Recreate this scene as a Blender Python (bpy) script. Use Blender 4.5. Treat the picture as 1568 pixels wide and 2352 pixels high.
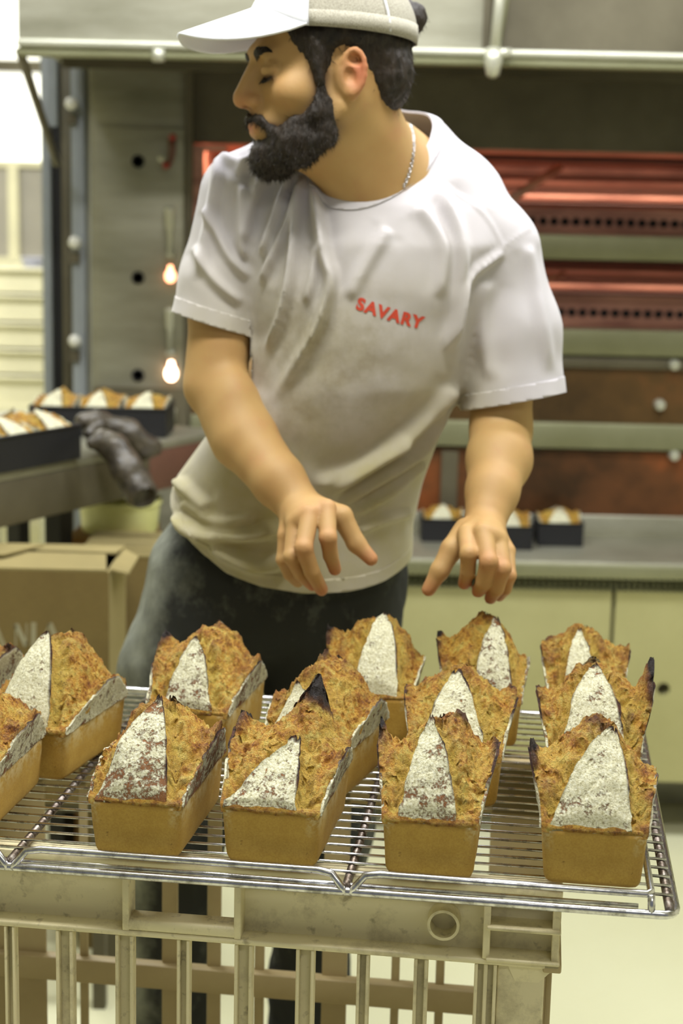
import bpy, bmesh, math
import numpy as np
from mathutils import Vector, Matrix, Quaternion
from mathutils.bvhtree import BVHTree

for o in list(bpy.data.objects):
    bpy.data.objects.remove(o)
SC = bpy.context.scene
COL = SC.collection
rad = math.radians

# ------------------------------------------------------------------ camera
F = 3600.0; CX, CY = 784.0, 1176.0
CAM = np.array([0.0, 0.0, 1.48])
TH, RO = rad(10.35), rad(1.3)
fw = np.array([0, math.cos(TH), -math.sin(TH)])
r0 = np.array([1.0, 0, 0]); u0 = np.array([0, math.sin(TH), math.cos(TH)])
rt = math.cos(RO)*r0 + math.sin(RO)*u0
up = math.cos(RO)*u0 - math.sin(RO)*r0
cd = bpy.data.cameras.new('camera'); cam = bpy.data.objects.new('camera', cd); COL.objects.link(cam)
cam.matrix_world = Matrix(((rt[0], up[0], -fw[0], CAM[0]), (rt[1], up[1], -fw[1], CAM[1]), (rt[2], up[2], -fw[2], CAM[2]), (0, 0, 0, 1)))
cd.sensor_fit = 'VERTICAL'; cd.sensor_height = 23.6; cd.sensor_width = 23.6*1568/2352
cd.lens = F/2352*23.6
cd.clip_start = 0.05
cd.dof.use_dof = True; cd.dof.focus_distance = 1.57; cd.dof.aperture_fstop = cd.lens/11.5
SC.camera = cam

# ------------------------------------------------------------------ world, lamps, exposure
w = bpy.data.worlds.new('world'); SC.world = w; w.use_nodes = True
w.node_tree.nodes['Background'].inputs[0].default_value = (0.92, 0.95, 1.0, 1)
w.node_tree.nodes['Background'].inputs[1].default_value = 0.20
SC.view_settings.view_transform = 'Standard'; SC.view_settings.look = 'None'
SC.view_settings.gamma = 1.0; SC.view_settings.use_curve_mapping = False
SC.view_settings.exposure = -0.06
SC.cycles.use_denoising = True

def area(name, loc, tgt, sx, sy, power, col=(1, 1, 1)):
    l = bpy.data.lights.new(name, 'AREA'); l.shape = 'RECTANGLE'; l.size = sx; l.size_y = sy
    l.energy = power; l.color = col
    o = bpy.data.objects.new(name, l); COL.objects.link(o); o.location = loc
    o.rotation_euler = (Vector(tgt)-Vector(loc)).to_track_quat('-Z', 'Y').to_euler()
    return o
CEIL = 2.95
area('ceiling_lamp_light', (0.9, 2.5, CEIL-0.06), (0.9, 2.5, 0), 1.4, 0.35, 40, (0.93, 0.95, 1.0))
area('ceiling_lamp_light', (-0.7, 2.6, CEIL-0.06), (-0.7, 2.6, 0), 1.4, 0.35, 40, (0.93, 0.95, 1.0))
area('ceiling_lamp_light', (0.0, 1.35, CEIL-0.06), (0.0, 1.35, 0), 1.1, 0.22, 38, (1.0, 0.98, 0.93))
area('ceiling_lamp_light', (1.0, -0.6, CEIL-0.06), (1.0, -0.6, 0), 1.4, 0.35, 12, (1.0, 0.98, 0.93))
area('ceiling_lamp_light', (-1.6, 5.6, CEIL-0.06), (-1.6, 5.6, 0), 1.8, 0.6, 75, (1.0, 0.98, 0.9))

# ------------------------------------------------------------------ pixel helpers (photo pixel -> point in the room)
def ray(px, py):
    return fw + rt*((px-CX)/F) - up*((py-CY)/F)
def P(px, py, Y):
    d = ray(px, py); return CAM + d*(Y/d[1])
def Pz(px, py, z):
    d = ray(px, py); return CAM + d*((z-CAM[2])/d[2])
def project(V):
    q = V-CAM; dz = q@fw
    return CX+F*(q@rt)/dz, CY-F*(q@up)/dz

# ------------------------------------------------------------------ noise
_rs = np.random.RandomState(7); _T = _rs.rand(4096).astype(np.float32)
def vnoise(p):
    p = np.asarray(p, dtype=np.float64); i = np.floor(p).astype(np.int64); f = p-i; f = f*f*(3-2*f)
    def h(a, b, c): return _T[((a*73856093) ^ (b*19349663) ^ (c*83492791)) & 4095]
    x, y, z = i[..., 0], i[..., 1], i[..., 2]; fx, fy, fz = f[..., 0], f[..., 1], f[..., 2]
    r = 0
    for dx in (0, 1):
        for dy in (0, 1):
            for dz in (0, 1):
                r = r + h(x+dx, y+dy, z+dz)*(fx if dx else 1-fx)*(fy if dy else 1-fy)*(fz if dz else 1-fz)
    return r*2-1
def fbm(p, s, o=4):
    a, t = 1.0, 0
    p = np.asarray(p)*s
    for k in range(o):
        t = t+a*vnoise(p+k*17.3); p = p*2.03; a *= 0.5
    return t
def sstep(a, b, x):
    t = np.clip((x-a)/(b-a), 0, 1); return t*t*(3-2*t)

# ------------------------------------------------------------------ object helpers
def empty(name, loc=(0, 0, 0), rz=0.0):
    o = bpy.data.objects.new(name, None); COL.objects.link(o); o.location = loc; o.rotation_euler = (0, 0, rz)
    o.empty_display_size = 0.05
    return o
def tag(o, label=None, cat=None, group=None, kind=None):
    if label: o['label'] = label
    if cat: o['category'] = cat
    if group: o['group'] = group
    if kind: o['kind'] = kind
    return o
def obj(name, V, Fc, m, parent=None, smooth=False, attrs=None):
    me = bpy.data.meshes.new(name)
    V = np.asarray(V, dtype=np.float64)
    Fl = Fc.tolist() if isinstance(Fc, np.ndarray) else Fc
    me.from_pydata(V.tolist(), [], Fl); me.update()
    if m: me.materials.append(m)
    if smooth:
        me.polygons.foreach_set('use_smooth', np.ones(len(me.polygons), dtype=bool))
    if attrs:
        for k, a in attrs.items():
            at = me.attributes.new(k, 'FLOAT', 'POINT'); at.data.foreach_set('value', np.asarray(a, dtype=np.float32))
    o = bpy.data.objects.new(name, me); COL.objects.link(o)
    if parent is not None: o.parent = parent
    return o
class MB:
    def __init__(s): s.V = []; s.F = []
    def add(s, V, Fc):
        n = len(s.V); s.V += [tuple(v) for v in V]; s.F += [tuple(i+n for i in f) for f in Fc]; return s
    def box(s, x0, x1, y0, y1, z0, z1):
        return s.add([(x0, y0, z0), (x1, y0, z0), (x1, y1, z0), (x0, y1, z0), (x0, y0, z1), (x1, y0, z1), (x1, y1, z1), (x0, y1, z1)],
                     [(0, 3, 2, 1), (4, 5, 6, 7), (0, 1, 5, 4), (1, 2, 6, 5), (2, 3, 7, 6), (3, 0, 4, 7)])
    def tube(s, pts, r, n=10, closed=False):
        pts = [Vector(p) for p in pts]; m = len(pts); rr = r if hasattr(r, '__len__') else [r]*m
        ref = None; rings = []
        for i, p in enumerate(pts):
            if closed: t = (pts[(i+1) % m]-pts[i-1])
            else: t = pts[min(i+1, m-1)]-pts[max(i-1, 0)]
            t.normalize()
            if ref is None: ref = t.orthogonal().normalized()
            ref = (ref-t*ref.dot(t)).normalized(); b = t.cross(ref)
            rings.append([p+(ref*math.cos(a)+b*math.sin(a))*rr[i] for a in [2*math.pi*k/n for k in range(n)]])
        V = [v for q in rings for v in q]; Fc = []
        for i in range(m if closed else m-1):
            j = (i+1) % m
            for k in range(n):
                l = (k+1) % n; Fc.append((i*n+k, i*n+l, j*n+l, j*n+k))
        if not closed:
            Fc.append(tuple(range(n))[::-1]); Fc.append(tuple((m-1)*n+k for k in range(n)))
        return s.add(V, Fc)
    def lathe(s, prof, c=(0, 0, 0), n=24):
        V = []; Fc = []
        for (r, z) in prof:
            for k in range(n):
                a = 2*math.pi*k/n; V.append((c[0]+r*math.cos(a), c[1]+r*math.sin(a), c[2]+z))
        for i in range(len(prof)-1):
            for k in range(n):
                l = (k+1) % n; Fc.append((i*n+k, i*n+l, (i+1)*n+l, (i+1)*n+k))
        return s.add(V, Fc)
    def build(s, name, m, parent=None, smooth=False, bevel=0, seg=2):
        o = obj(name, s.V, s.F, m, parent, smooth)
        if bevel:
            b = o.modifiers.new('bevel', 'BEVEL'); b.width = bevel; b.segments = seg; b.limit_method = 'ANGLE'
            o.data.polygons.foreach_set('use_smooth', np.ones(len(o.data.polygons), dtype=bool))
        return o
def catmull(pts, n=8, closed=False):
    pts = [np.array(p, dtype=float) for p in pts]; m = len(pts); out = []
    for i in range(m if closed else m-1):
        g = (lambda k: pts[k % m]) if closed else (lambda k: pts[min(max(k, 0), m-1)])
        a, b, c, d = g(i-1), g(i), g(i+1), g(i+2)
        for k in range(n):
            t = k/n; out.append(0.5*((2*b)+(-a+c)*t+(2*a-5*b+4*c-d)*t*t+(-a+3*b-3*c+d)*t**3))
    if not closed: out.append(pts[-1])
    return out

# ------------------------------------------------------------------ materials
def lin(c):
    return tuple(((x/255)/12.92 if x/255 <= 0.04045 else ((x/255+0.055)/1.055)**2.4) for x in c)+(1,)
class NT:
    def __init__(s, name):
        s.m = bpy.data.materials.new(name); s.m.use_nodes = True; s.t = s.m.node_tree; s.b = s.t.nodes['Principled BSDF']
        s.co = s.t.nodes.new('ShaderNodeTexCoord')
    def n(s, ty, **kw):
        x = s.t.nodes.new(ty)
        for k, v in kw.items(): setattr(x, k, v)
        return x
    def l(s, a, b): s.t.links.new(a, b)
    def noise(s, scale, detail=4, rough=0.6, vec=None, stretch=None):
        x = s.n('ShaderNodeTexNoise'); x.inputs['Scale'].default_value = scale; x.inputs['Detail'].default_value = detail; x.inputs['Roughness'].default_value = rough
        v = vec or s.co.outputs['Object']
        if stretch:
            mp = s.n('ShaderNodeMapping'); mp.inputs['Scale'].default_value = stretch; s.l(v, mp.inputs[0]); v = mp.outputs[0]
        s.l(v, x.inputs['Vector']); return x.outputs['Fac']
    def ramp(s, fac, stops, interp='LINEAR'):
        x = s.n('ShaderNodeValToRGB'); x.color_ramp.interpolation = interp; e = x.color_ramp.elements
        while len(e) < len(stops): e.new(0.5)
        for q, (p, c) in zip(e, stops):
            q.position = p; q.color = c if hasattr(c, '__len__') else (c, c, c, 1)
        s.l(fac, x.inputs[0]); return x.outputs[0]
    def mix(s, fac, a, b, mode='MIX'):
        x = s.n('ShaderNodeMix', data_type='RGBA', blend_type=mode)
        for v, i in ((fac, 0), (a, 6), (b, 7)):
            if isinstance(v, (int, float, tuple)): x.inputs[i].default_value = v
            else: s.l(v, x.inputs[i])
        return x.outputs[2]
    def math(s, op, a, b=0.0):
        x = s.n('ShaderNodeMath', operation=op)
        for v, i in ((a, 0), (b, 1)):
            if isinstance(v, (int, float)): x.inputs[i].default_value = v
            else: s.l(v, x.inputs[i])
        return x.outputs[0]
    def attr(s, name):
        x = s.n('ShaderNodeAttribute', attribute_name=name); return x.outputs['Fac']
    def bump(s, h, st=0.3, dist=0.002):
        x = s.n('ShaderNodeBump'); x.inputs['Strength'].default_value = st; x.inputs['Distance'].default_value = dist
        s.l(h, x.inputs['Height']); s.l(x.outputs[0], s.b.inputs['Normal'])
    def set(s, col=None, rough=None, metal=None, **kw):
        for v, k in ((col, 'Base Color'), (rough, 'Roughness'), (metal, 'Metallic')):
            if v is None: continue
            if isinstance(v, (int, float, tuple)): s.b.inputs[k].default_value = v
            else: s.l(v, s.b.inputs[k])
        for k, v in kw.items(): s.b.inputs[k.replace('_', ' ')].default_value = v
        return s.m
def simple(name, c, rough=0.5, metal=0.0, var=0.12, scale=12, bump=0.0, stretch=None, c2=None):
    m = NT(name); n = m.noise(scale, 5, 0.6, stretch=stretch)
    a = lin(c); b = lin(c2) if c2 else tuple(x*(1-var*2) for x in a[:3])+(1,)
    col = m.mix(m.ramp(n, [(0.3, 0.0), (0.7, 1.0)]), a, b)
    if bump: m.bump(m.noise(scale*12, 4), bump, 0.001)
    return m.set(col, rough, metal)
M = {}
M['steel'] = simple('brushed_steel', (166, 164, 146), 0.42, 0.5, scale=3, c2=(130, 128, 108), stretch=(1, 1, 4))
M['steel_green'] = simple('dull_green_steel', (138, 138, 108), 0.45, 0.4, scale=4, c2=(116, 116, 84))
M['steel_dark'] = simple('dark_steel', (104, 98, 78), 0.5, 0.3, scale=4, c2=(78, 72, 54))
M['rim'] = simple('hood_rim_metal', (200, 200, 182), 0.35, 0.5, scale=6)
M['post'] = simple('blue_grey_post_paint', (150, 156, 158), 0.45, 0.1, scale=6)
M['black'] = simple('matt_black', (26, 25, 24), 0.6, 0.0, scale=8)
M['tin'] = simple('black_coated_tin', (27, 27, 30), 0.5, 0.1, scale=20)
M['panel'] = simple('cream_steel_panel', (176, 172, 124), 0.4, 0.15, scale=2.5, c2=(160, 156, 108))
M['copper'] = simple('hot_copper_lining', (206, 156, 134), 0.42, 0.25, scale=5, c2=(140, 96, 82), stretch=(1, 1, 6))
M['floor'] = simple('cream_floor_coating', (218, 217, 182), 0.4, 0.0, scale=1.3, c2=(208, 206, 168))
M['wall'] = simple('cream_wall_paint', (232, 228, 200), 0.7, 0.0, scale=1)
M['ceil'] = simple('white_ceiling', (230, 228, 215), 0.8, 0.0, scale=1)
M['wood'] = simple('brown_board_wood', (150, 108, 50), 0.6, 0.0, scale=8, stretch=(1, 8, 8), c2=(122, 84, 36))
M['bench_red'] = simple('reddish_brown_bench_end', (104, 70, 56), 0.5, 0.1, scale=6)  # own colour of toggle and bars; on the bench end, painted oven glow
M['plastic_y'] = simple('pale_yellow_plastic', (228, 228, 158), 0.35, 0.0, scale=3)
M['tray'] = simple('cream_tray_plastic', (238, 234, 204), 0.4, 0.0, scale=3)
M['white'] = simple('white_enamel', (236, 236, 226), 0.3, 0.0, scale=3)
M['hole'] = simple('dark_hole', (14, 14, 16), 0.8, 0.0, scale=3)
M['red'] = simple('red_plastic', (150, 42, 34), 0.35, 0.0, scale=3)
M['glove'] = simple('worn_black_leather', (84, 76, 62), 0.42, 0.0, scale=30, c2=(38, 34, 28), bump=0.3)
M['grey_shutter'] = simple('grey_blind', (170, 166, 158), 0.6, 0.0, scale=3)
M['bluewhite'] = simple('blue_white_plastic', (205, 208, 232), 0.4, 0.0, scale=3)
def emis(name, col, st):
    m = NT(name); m.b.inputs['Emission Color'].default_value = col; m.b.inputs['Emission Strength'].default_value = st
    return m.set(tuple(col), 0.5)
M['daylight'] = emis('daylit_pane', (1.0, 1.0, 0.93, 1), 1.5)
M['lampglass'] = emis('glowing_indicator', (1.0, 0.42, 0.22, 1), 5.0)
M['lamphot'] = emis('hot_indicator', (1.0, 0.62, 0.42, 1), 9.0)
M['tube'] = emis('fluorescent_tube', (0.95, 0.97, 1.0, 1), 4.0)
# chrome wire
m = NT('chrome_wire'); n = m.noise(90, 3); M['chrome'] = m.set(m.ramp(n, [(0.3, lin((150, 148, 144))), (0.6, lin((222, 222, 226)))]), m.ramp(n, [(0.3, 0.32), (0.7, 0.16)]), 1.0)
m = NT('burnt_wire'); n = m.noise(120, 5, 0.7, stretch=(1, 1, 1)); M['burnt'] = m.set(m.ramp(n, [(0.35, lin((60, 50, 42))), (0.5, lin((110, 98, 88))), (0.7, lin((160, 156, 150)))]), 0.4, 0.75)
# oven glass door: brown, glossy, with reflections painted in as orange mottling
m = NT('oven_door_glass'); n = m.noise(2.6, 6, 0.65)
M['ovenglass'] = m.set(m.ramp(n, [(0.35, lin((62, 42, 24))), (0.52, lin((104, 66, 38))), (0.68, lin((150, 84, 44)))]), 0.3, 0.35)
m = NT('olive_door_glass'); n = m.noise(2.2, 6, 0.65)
M['ovenglass2'] = m.set(m.ramp(n, [(0.35, lin((58, 44, 24))), (0.55, lin((94, 70, 38))), (0.7, lin((134, 88, 50)))]), 0.3, 0.3)
# crate plastic with grime
m = NT('cream_crate_plastic'); n = m.noise(18, 6, 0.7); n2 = m.noise(60, 3)
c = m.mix(m.ramp(n, [(0.52, 0.0), (0.8, 0.75)]), lin((222, 212, 172)), lin((134, 120, 88)))
c = m.mix(m.ramp(n2, [(0.62, 0.0), (0.75, 0.6)]), c, lin((110, 96, 64)))
m.bump(m.noise(240, 4), 0.25, 0.001); M['crate'] = m.set(c, 0.45)
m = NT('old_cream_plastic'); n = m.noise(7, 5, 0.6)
M['crate_back'] = m.set(m.ramp(n, [(0.3, lin((180, 164, 122))), (0.7, lin((164, 146, 104)))]), 0.5)  # browner tone for the crate's back, sides and base
# cardboard
m = NT('cardboard'); n = m.noise(5, 4); n2 = m.noise(60, 3, stretch=(1, 1, 12))
M['card'] = m.set(m.mix(m.ramp(n2, [(0.4, 0.0), (0.6, 0.25)]), m.ramp(n, [(0.3, lin((126, 108, 60))), (0.7, lin((112, 94, 50)))]), lin((94, 78, 40))), 0.8)
M['card_light'] = simple('pale_cardboard_flap', (150, 136, 88), 0.8, 0.0, scale=6)
M['print'] = simple('faded_white_print', (160, 156, 128), 0.8, 0.0, scale=20, c2=(150, 140, 104))
# bread
def bread_base():
    m = NT('bread_pan_crust'); n = m.noise(22, 5, 0.6); f = m.noise(500, 3, 0.7)
    c = m.ramp(n, [(0.3, lin((198, 164, 78))), (0.7, lin((176, 140, 56)))])
    sp = m.noise(130, 3, 0.6)
    c = m.mix(m.ramp(sp, [(0.68, 0.0), (0.78, 0.8)]), c, lin((92, 58, 22)))
    c = m.mix(m.ramp(f, [(0.35, 0.35), (0.6, 0.0)]), c, lin((150, 108, 42)))
    c = m.mix(m.attr('edge'), c, lin((112, 66, 20)))
    c = m.mix(m.math('MULTIPLY', m.attr('flour'), m.ramp(m.noise(70, 5, 0.7), [(0.45, 0.0), (0.6, 0.8)])), c, lin((222, 212, 170)))
    m.bump(m.noise(700, 3), 0.25, 0.0006); return m.set(c, 0.72)
def bread_crumb():
    m = NT('bread_torn_crumb')
    n = m.noise(60, 6, 0.72); n2 = m.noise(260, 5, 0.7); n3 = m.noise(26, 3)
    n = m.math('ADD', m.math('MULTIPLY', n, 0.62), m.math('MULTIPLY', n2, 0.38))
    c = m.ramp(n, [(0.40, lin((252, 226, 120))), (0.50, lin((244, 188, 74))), (0.56, lin((208, 138, 44))), (0.65, lin((124, 66, 24)))])
    c = m.mix(m.math('MULTIPLY', m.attr('open'), m.ramp(n3, [(0.35, 0.9), (0.7, 0.3)])), c, lin((238, 206, 92)))
    c = m.mix(m.ramp(m.noise(340, 5, 0.75), [(0.57, 0.0), (0.67, 0.85)]), c, lin((112, 62, 24)))
    c = m.mix(m.ramp(m.noise(48, 4), [(0.68, 0.0), (0.78, 0.5)]), c, lin((244, 208, 156)))
    c = m.mix(m.math('MULTIPLY', m.attr('toast'), m.ramp(m.noise(90, 5, 0.7), [(0.38, 0.2), (0.6, 0.85)])), c, m.ramp(n2, [(0.4, lin((176, 106, 40))), (0.62, lin((108, 58, 24)))]))
    b = m.math('ADD', m.attr('burn'), m.math('MULTIPLY', m.math('SUBTRACT', n, 0.5), 0.9))
    c = m.mix(m.ramp(b, [(0.25, 0.0), (0.6, 0.85), (0.95, 1.0)]), c, m.ramp(b, [(0.5, lin((104, 52, 24))), (0.95, lin((36, 22, 16)))]))
    h = m.math('ADD', m.noise(190, 6, 0.75), m.math('MULTIPLY', m.noise(620, 4, 0.7), 0.6))
    m.bump(h, 1.0, 0.010)
    return m.set(c, 0.5)
def bread_flap():
    m = NT('bread_floured_crust')
    n = m.noise(120, 6, 0.75); big = m.noise(34, 4, 0.6); f = m.noise(420, 5, 0.7)
    brown = m.ramp(m.noise(50, 4), [(0.3, lin((122, 78, 42))), (0.7, lin((168, 112, 62)))])
    fl = m.ramp(f, [(0.32, lin((186, 178, 132))), (0.5, lin((232, 228, 192))), (0.62, lin((248, 246, 222)))])
    a = m.math('ADD', m.math('MULTIPLY', n, 0.8), m.math('MULTIPLY', big, 0.55))
    a = m.math('SUBTRACT', a, m.math('MULTIPLY', m.attr('bare'), 0.34))
    a = m.math('ADD', m.math('MULTIPLY', a, 0.75), m.math('MULTIPLY', f, 0.28))
    msk = m.ramp(a, [(0.50, 0.0), (0.57, 1.0)])
    c = m.mix(msk, brown, fl)
    c = m.mix(m.ramp(m.attr('burn'), [(0.35, 0.0), (0.8, 1.0)]), c, m.ramp(n, [(0.4, lin((40, 24, 18))), (0.65, lin((96, 54, 34)))]))
    m.bump(m.math('ADD', m.math('MULTIPLY', msk, 0.6), m.noise(330, 5, 0.75)), 1.0, 0.0036)
    return m.set(c, 0.85)
M['base'] = bread_base(); M['crumb'] = bread_crumb(); M['flap'] = bread_flap()
# person
m = NT('skin'); n = m.noise(26, 5); n2 = m.noise(9, 3)
c = m.mix(m.ramp(n2, [(0.35, 0.0), (0.65, 1.0)]), lin((186, 152, 98)), lin((174, 136, 84)))
c = m.mix(m.ramp(n, [(0.55, 0.0), (0.75, 0.4)]), c, lin((180, 128, 88)))
c = m.mix(m.attr('tint'), c, lin((186, 98, 74)))
c = m.mix(m.attr('dark'), c, lin((70, 40, 26)))
m.bump(m.noise(220, 3), 0.12, 0.001)
M['skin'] = m.set(c, 0.62, Subsurface_Weight=0.12, Subsurface_Scale=0.01)
m.b.inputs['Subsurface Radius'].default_value = (1.0, 0.4, 0.2)
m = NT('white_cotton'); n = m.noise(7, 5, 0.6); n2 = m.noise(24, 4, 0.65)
c = m.mix(m.math('MULTIPLY', m.attr('dirt'), m.ramp(n, [(0.25, 0.35), (0.7, 1.0)])), lin((196, 192, 197)), lin((170, 162, 116)))  # yellow bounce from floor and bread painted down the shirt, mixed with grime
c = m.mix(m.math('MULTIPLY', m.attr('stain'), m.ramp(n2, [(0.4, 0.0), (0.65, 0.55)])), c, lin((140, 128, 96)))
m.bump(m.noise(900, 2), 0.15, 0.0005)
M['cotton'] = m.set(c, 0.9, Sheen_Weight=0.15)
m = NT('flour_dusted_trousers'); n = m.noise(9, 6, 0.7); n2 = m.noise(34, 5, 0.7, stretch=(1, 1, 0.5))
c = m.mix(m.ramp(m.math('ADD', m.math('MULTIPLY', n, 0.7), m.math('ADD', m.math('MULTIPLY', n2, 0.4), m.math('MULTIPLY', m.attr('dust'), 0.26))), [(0.5, 0.0), (0.95, 0.85)]), lin((36, 38, 35)), lin((150, 154, 140)))
m.bump(m.noise(500, 3), 0.3, 0.001); M['trouser'] = m.set(c, 0.9)
m = NT('dark_hair'); n = m.noise(60, 4, 0.7, stretch=(1, 1, 0.35))
m.bump(m.noise(260, 4, 0.7, stretch=(1, 1, 0.25)), 0.9, 0.003); M['hair'] = m.set(m.ramp(n, [(0.3, lin((24, 18, 12))), (0.7, lin((46, 34, 22)))]), 0.55)
m = NT('cap_cotton'); m.bump(m.noise(700, 2), 0.2, 0.0005); M['cap'] = m.set(lin((222, 224, 230)), 0.85)
# cap mesh: small holes pattern in relief and tone
m = NT('cap_net'); v = m.n('ShaderNodeTexVoronoi'); v.inputs['Scale'].default_value = 900; m.l(m.co.outputs['Object'], v.inputs['Vector'])
c = m.ramp(v.outputs['Distance'], [(0.25, lin((120, 116, 100))), (0.5, lin((176, 172, 158)))])
M['capnet'] = m.set(c, 0.8)
M['ink'] = simple('red_print_ink', (214, 74, 48), 0.7, 0.0, scale=60)
M['shoe'] = simple('dark_shoe_leather', (34, 32, 30), 0.5, 0.0, scale=20)

# ================================================================== the room
def struct(name, mb, m, **k):
    return tag(mb.build(name, m, **k), kind='structure')
XL, XR, YB, YF = -3.2, 3.0, 7.6, -1.6
struct('floor', MB().box(XL, XR, YF, YB, -0.1, 0), M['floor'])
struct('ceiling', MB().box(XL, XR, YF, YB, CEIL, CEIL+0.1), M['ceil'])
struct('wall_back', MB().box(XL, XR, YB, YB+0.1, 0, CEIL), M['wall'])
struct('wall_left', MB().box(XL-0.1, XL, YF, YB, 0, CEIL), M['wall'])
struct('wall_right', MB().box(XR, XR+0.1, YF, YB, 0, CEIL), M['wall'])
# window in the back wall, far left of the oven
WY = YB-0.002
def prect(x0, y0, x1, y1, Y, d=0.03, mb=None, xr=None):
    """box whose front lies at depth Y and covers that patch of the photo; d = thickness behind it"""
    xm = (x0+x1)/2 if xr is None else xr; ym = (y0+y1)/2
    mb = mb or MB()
    return mb.box(P(x0, ym, Y)[0], P(x1, ym, Y)[0], Y, Y+d, P(xm, y1, Y)[2], P(xm, y0, Y)[2])
wx0, wx1 = XL+0.15, P(150, 300, WY)[0]
zt, zm, zb, zb2 = 2.75, P(20, 152, WY)[2], P(50, 385, WY)[2], P(50, 590, WY)[2]
win = tag(empty('window_1', ((wx0+wx1)/2, WY, zb2)), kind='structure')
def wpart(name, mb, m):
    o = mb.build(name, m, win); o.matrix_parent_inverse = Matrix.Translation(-Vector(win.location)); return o
wpart('pane', MB().box(wx0, wx1, WY-0.02, WY, zm+0.03, zt), M['daylight'])
wpart('pane', MB().box(wx0, wx1, WY-0.02, WY, zb+0.02, zm-0.03), M['daylight'])
wpart('transom', MB().box(wx0, wx1, WY-0.06, WY, zm-0.028, zm+0.02), M['steel_dark'])
mx = P(37, 480, WY)[0]
wpart('blind', MB().box(wx0, wx1, WY-0.03, WY, zb2, zb), M['grey_shutter'])
wpart('mullion', MB().box(mx-0.024, mx+0.024, WY-0.07, WY-0.03, zb2-0.02, zb), M['tray'])
wpart('rail', MB().box(wx0, wx1, WY-0.05, WY, zb, zb+0.03), M['tray'])
wpart('sill', MB().box(wx0, wx1, WY-0.10, WY, zb2-0.045, zb2), M['tray'])
# ceiling lamps (their light sits just under them)
for i, (x, y, sx, sy) in enumerate([(0.9, 2.5, 1.4, 0.35), (-0.7, 2.6, 1.4, 0.35), (0.0, 1.35, 1.4, 0.35), (1.0, -0.6, 1.4, 0.35), (-1.6, 5.6, 1.8, 0.6)]):
    e = empty('ceiling_light', (x, y, CEIL))
    where = ['above the baker and the bread rack', 'above the cart with the black tins', 'above the front edge of the bread rack', 'behind the viewer at the near end', 'far back by the bright window'][i]
    tag(e, 'flat white ceiling light panel %s' % where, 'light', 'ceiling lights')
    h = MB(); t = 0.03
    for (a, b, c, d) in ((-sx/2-t, sx/2+t, -sy/2-t, -sy/2), (-sx/2-t, sx/2+t, sy/2, sy/2+t), (-sx/2-t, -sx/2, -sy/2, sy/2), (sx/2, sx/2+t, -sy/2, sy/2)):
        h.box(a, b, c, d, -0.05, 0)
    h.build('frame', M['white'], e)
    MB().box(-sx/2, sx/2, -sy/2, sy/2, -0.03, 0).build('diffuser', M['tube'], e)

# ================================================================== dough trays by the far window
TY = 6.6
for k, (ya, yb) in enumerate([(618, 672), (680, 737), (745, 798), (806, 858), (866, 930)]):
    x0, x1 = P(-60, 700, TY)[0], P(97, 700, TY)[0]; z0, z1 = P(50, yb, TY)[2], P(50, ya, TY)[2]
    e = empty('dough_tray', ((x0+x1)/2, TY+0.2, z0))
    tag(e, 'cream plastic dough tray by the far window, %s of its stack' % ['topmost', 'second from the top', 'middle one', 'fourth from the top', 'lowest one'][k], 'tray', 'stacked cream trays by the window')
    hx = (x1-x0)/2; hz = z1-z0+0.004
    b = MB().box(-hx, hx, -0.2, 0.2, 0, 0.012); b.box(-hx, hx, -0.2, -0.19, 0.012, hz*0.86); b.box(-hx, hx, 0.19, 0.2, 0.012, hz*0.86); b.box(-hx, -hx+0.01, -0.19, 0.19, 0.012, hz*0.86); b.box(hx-0.01, hx, -0.19, 0.19, 0.012, hz*0.86)
    b.build('tray_body', M['tray'], e)
    r = MB(); r.box(-hx-0.012, hx+0.012, -0.215, -0.19, hz*0.86, hz); r.box(-hx-0.012, hx+0.012, 0.19, 0.215, hz*0.86, hz); r.box(-hx-0.012, -hx+0.01, -0.19, 0.19, hz*0.86, hz); r.box(hx-0.01, hx+0.012, -0.19, 0.19, hz*0.86, hz)
    r.build('rim', M['tray'], e, bevel=0.004)
tz = P(50, 930, TY)[2]
e = empty('tray_trolley', ((x0+x1)/2, TY+0.2, 0)); tag(e, 'pale tray trolley under the stack of cream trays', 'trolley')
MB().box(-hx-0.02, hx+0.02, -0.23, 0.23, tz-0.04, tz-0.001).build('deck', M['tray'], e)
for sx in (-1, 1):
    for sy in (-1, 1):
        MB().box(sx*hx-0.015, sx*hx+0.015, sy*0.2-0.015, sy*0.2+0.015, 0.0, tz-0.04).build('leg', M['rim'], e)
e = tag(empty('plastic_tub', (P(70, 600, TY)[0], TY+0.1, P(50, 618, TY)[2]+0.005)), 'blue-white plastic tub on top of the cream trays', 'tub')
MB().lathe([(0.0, 0), (0.05, 0), (0.058, 0.035), (0.062, 0.036), (0.062, 0.042), (0.05, 0.042), (0.046, 0.006), (0, 0.006)]).build('tub_body', M['bluewhite'], e, smooth=False)

# ================================================================== deck oven
OY = 3.95
X = lambda px, Y=OY, py=700: P(px, py, Y)[0]
Z = lambda py, Y=OY, px=1350: P(px, py, Y)[2]
XRIGHT = 1.75
oven = empty('deck_oven', (0.3, OY, 0))
tag(oven, 'large steel deck oven with open decks glowing copper, behind the baker', 'oven')
def opart(name, mb, m, parent=None, **k):
    o = mb.build(name, m, None, **k); o.parent = parent or oven
    if parent is None: o.matrix_parent_inverse = Matrix.Translation(-Vector(oven.location))
    return o
xl = X(440, py=500)                    # left side of the deck openings
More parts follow.
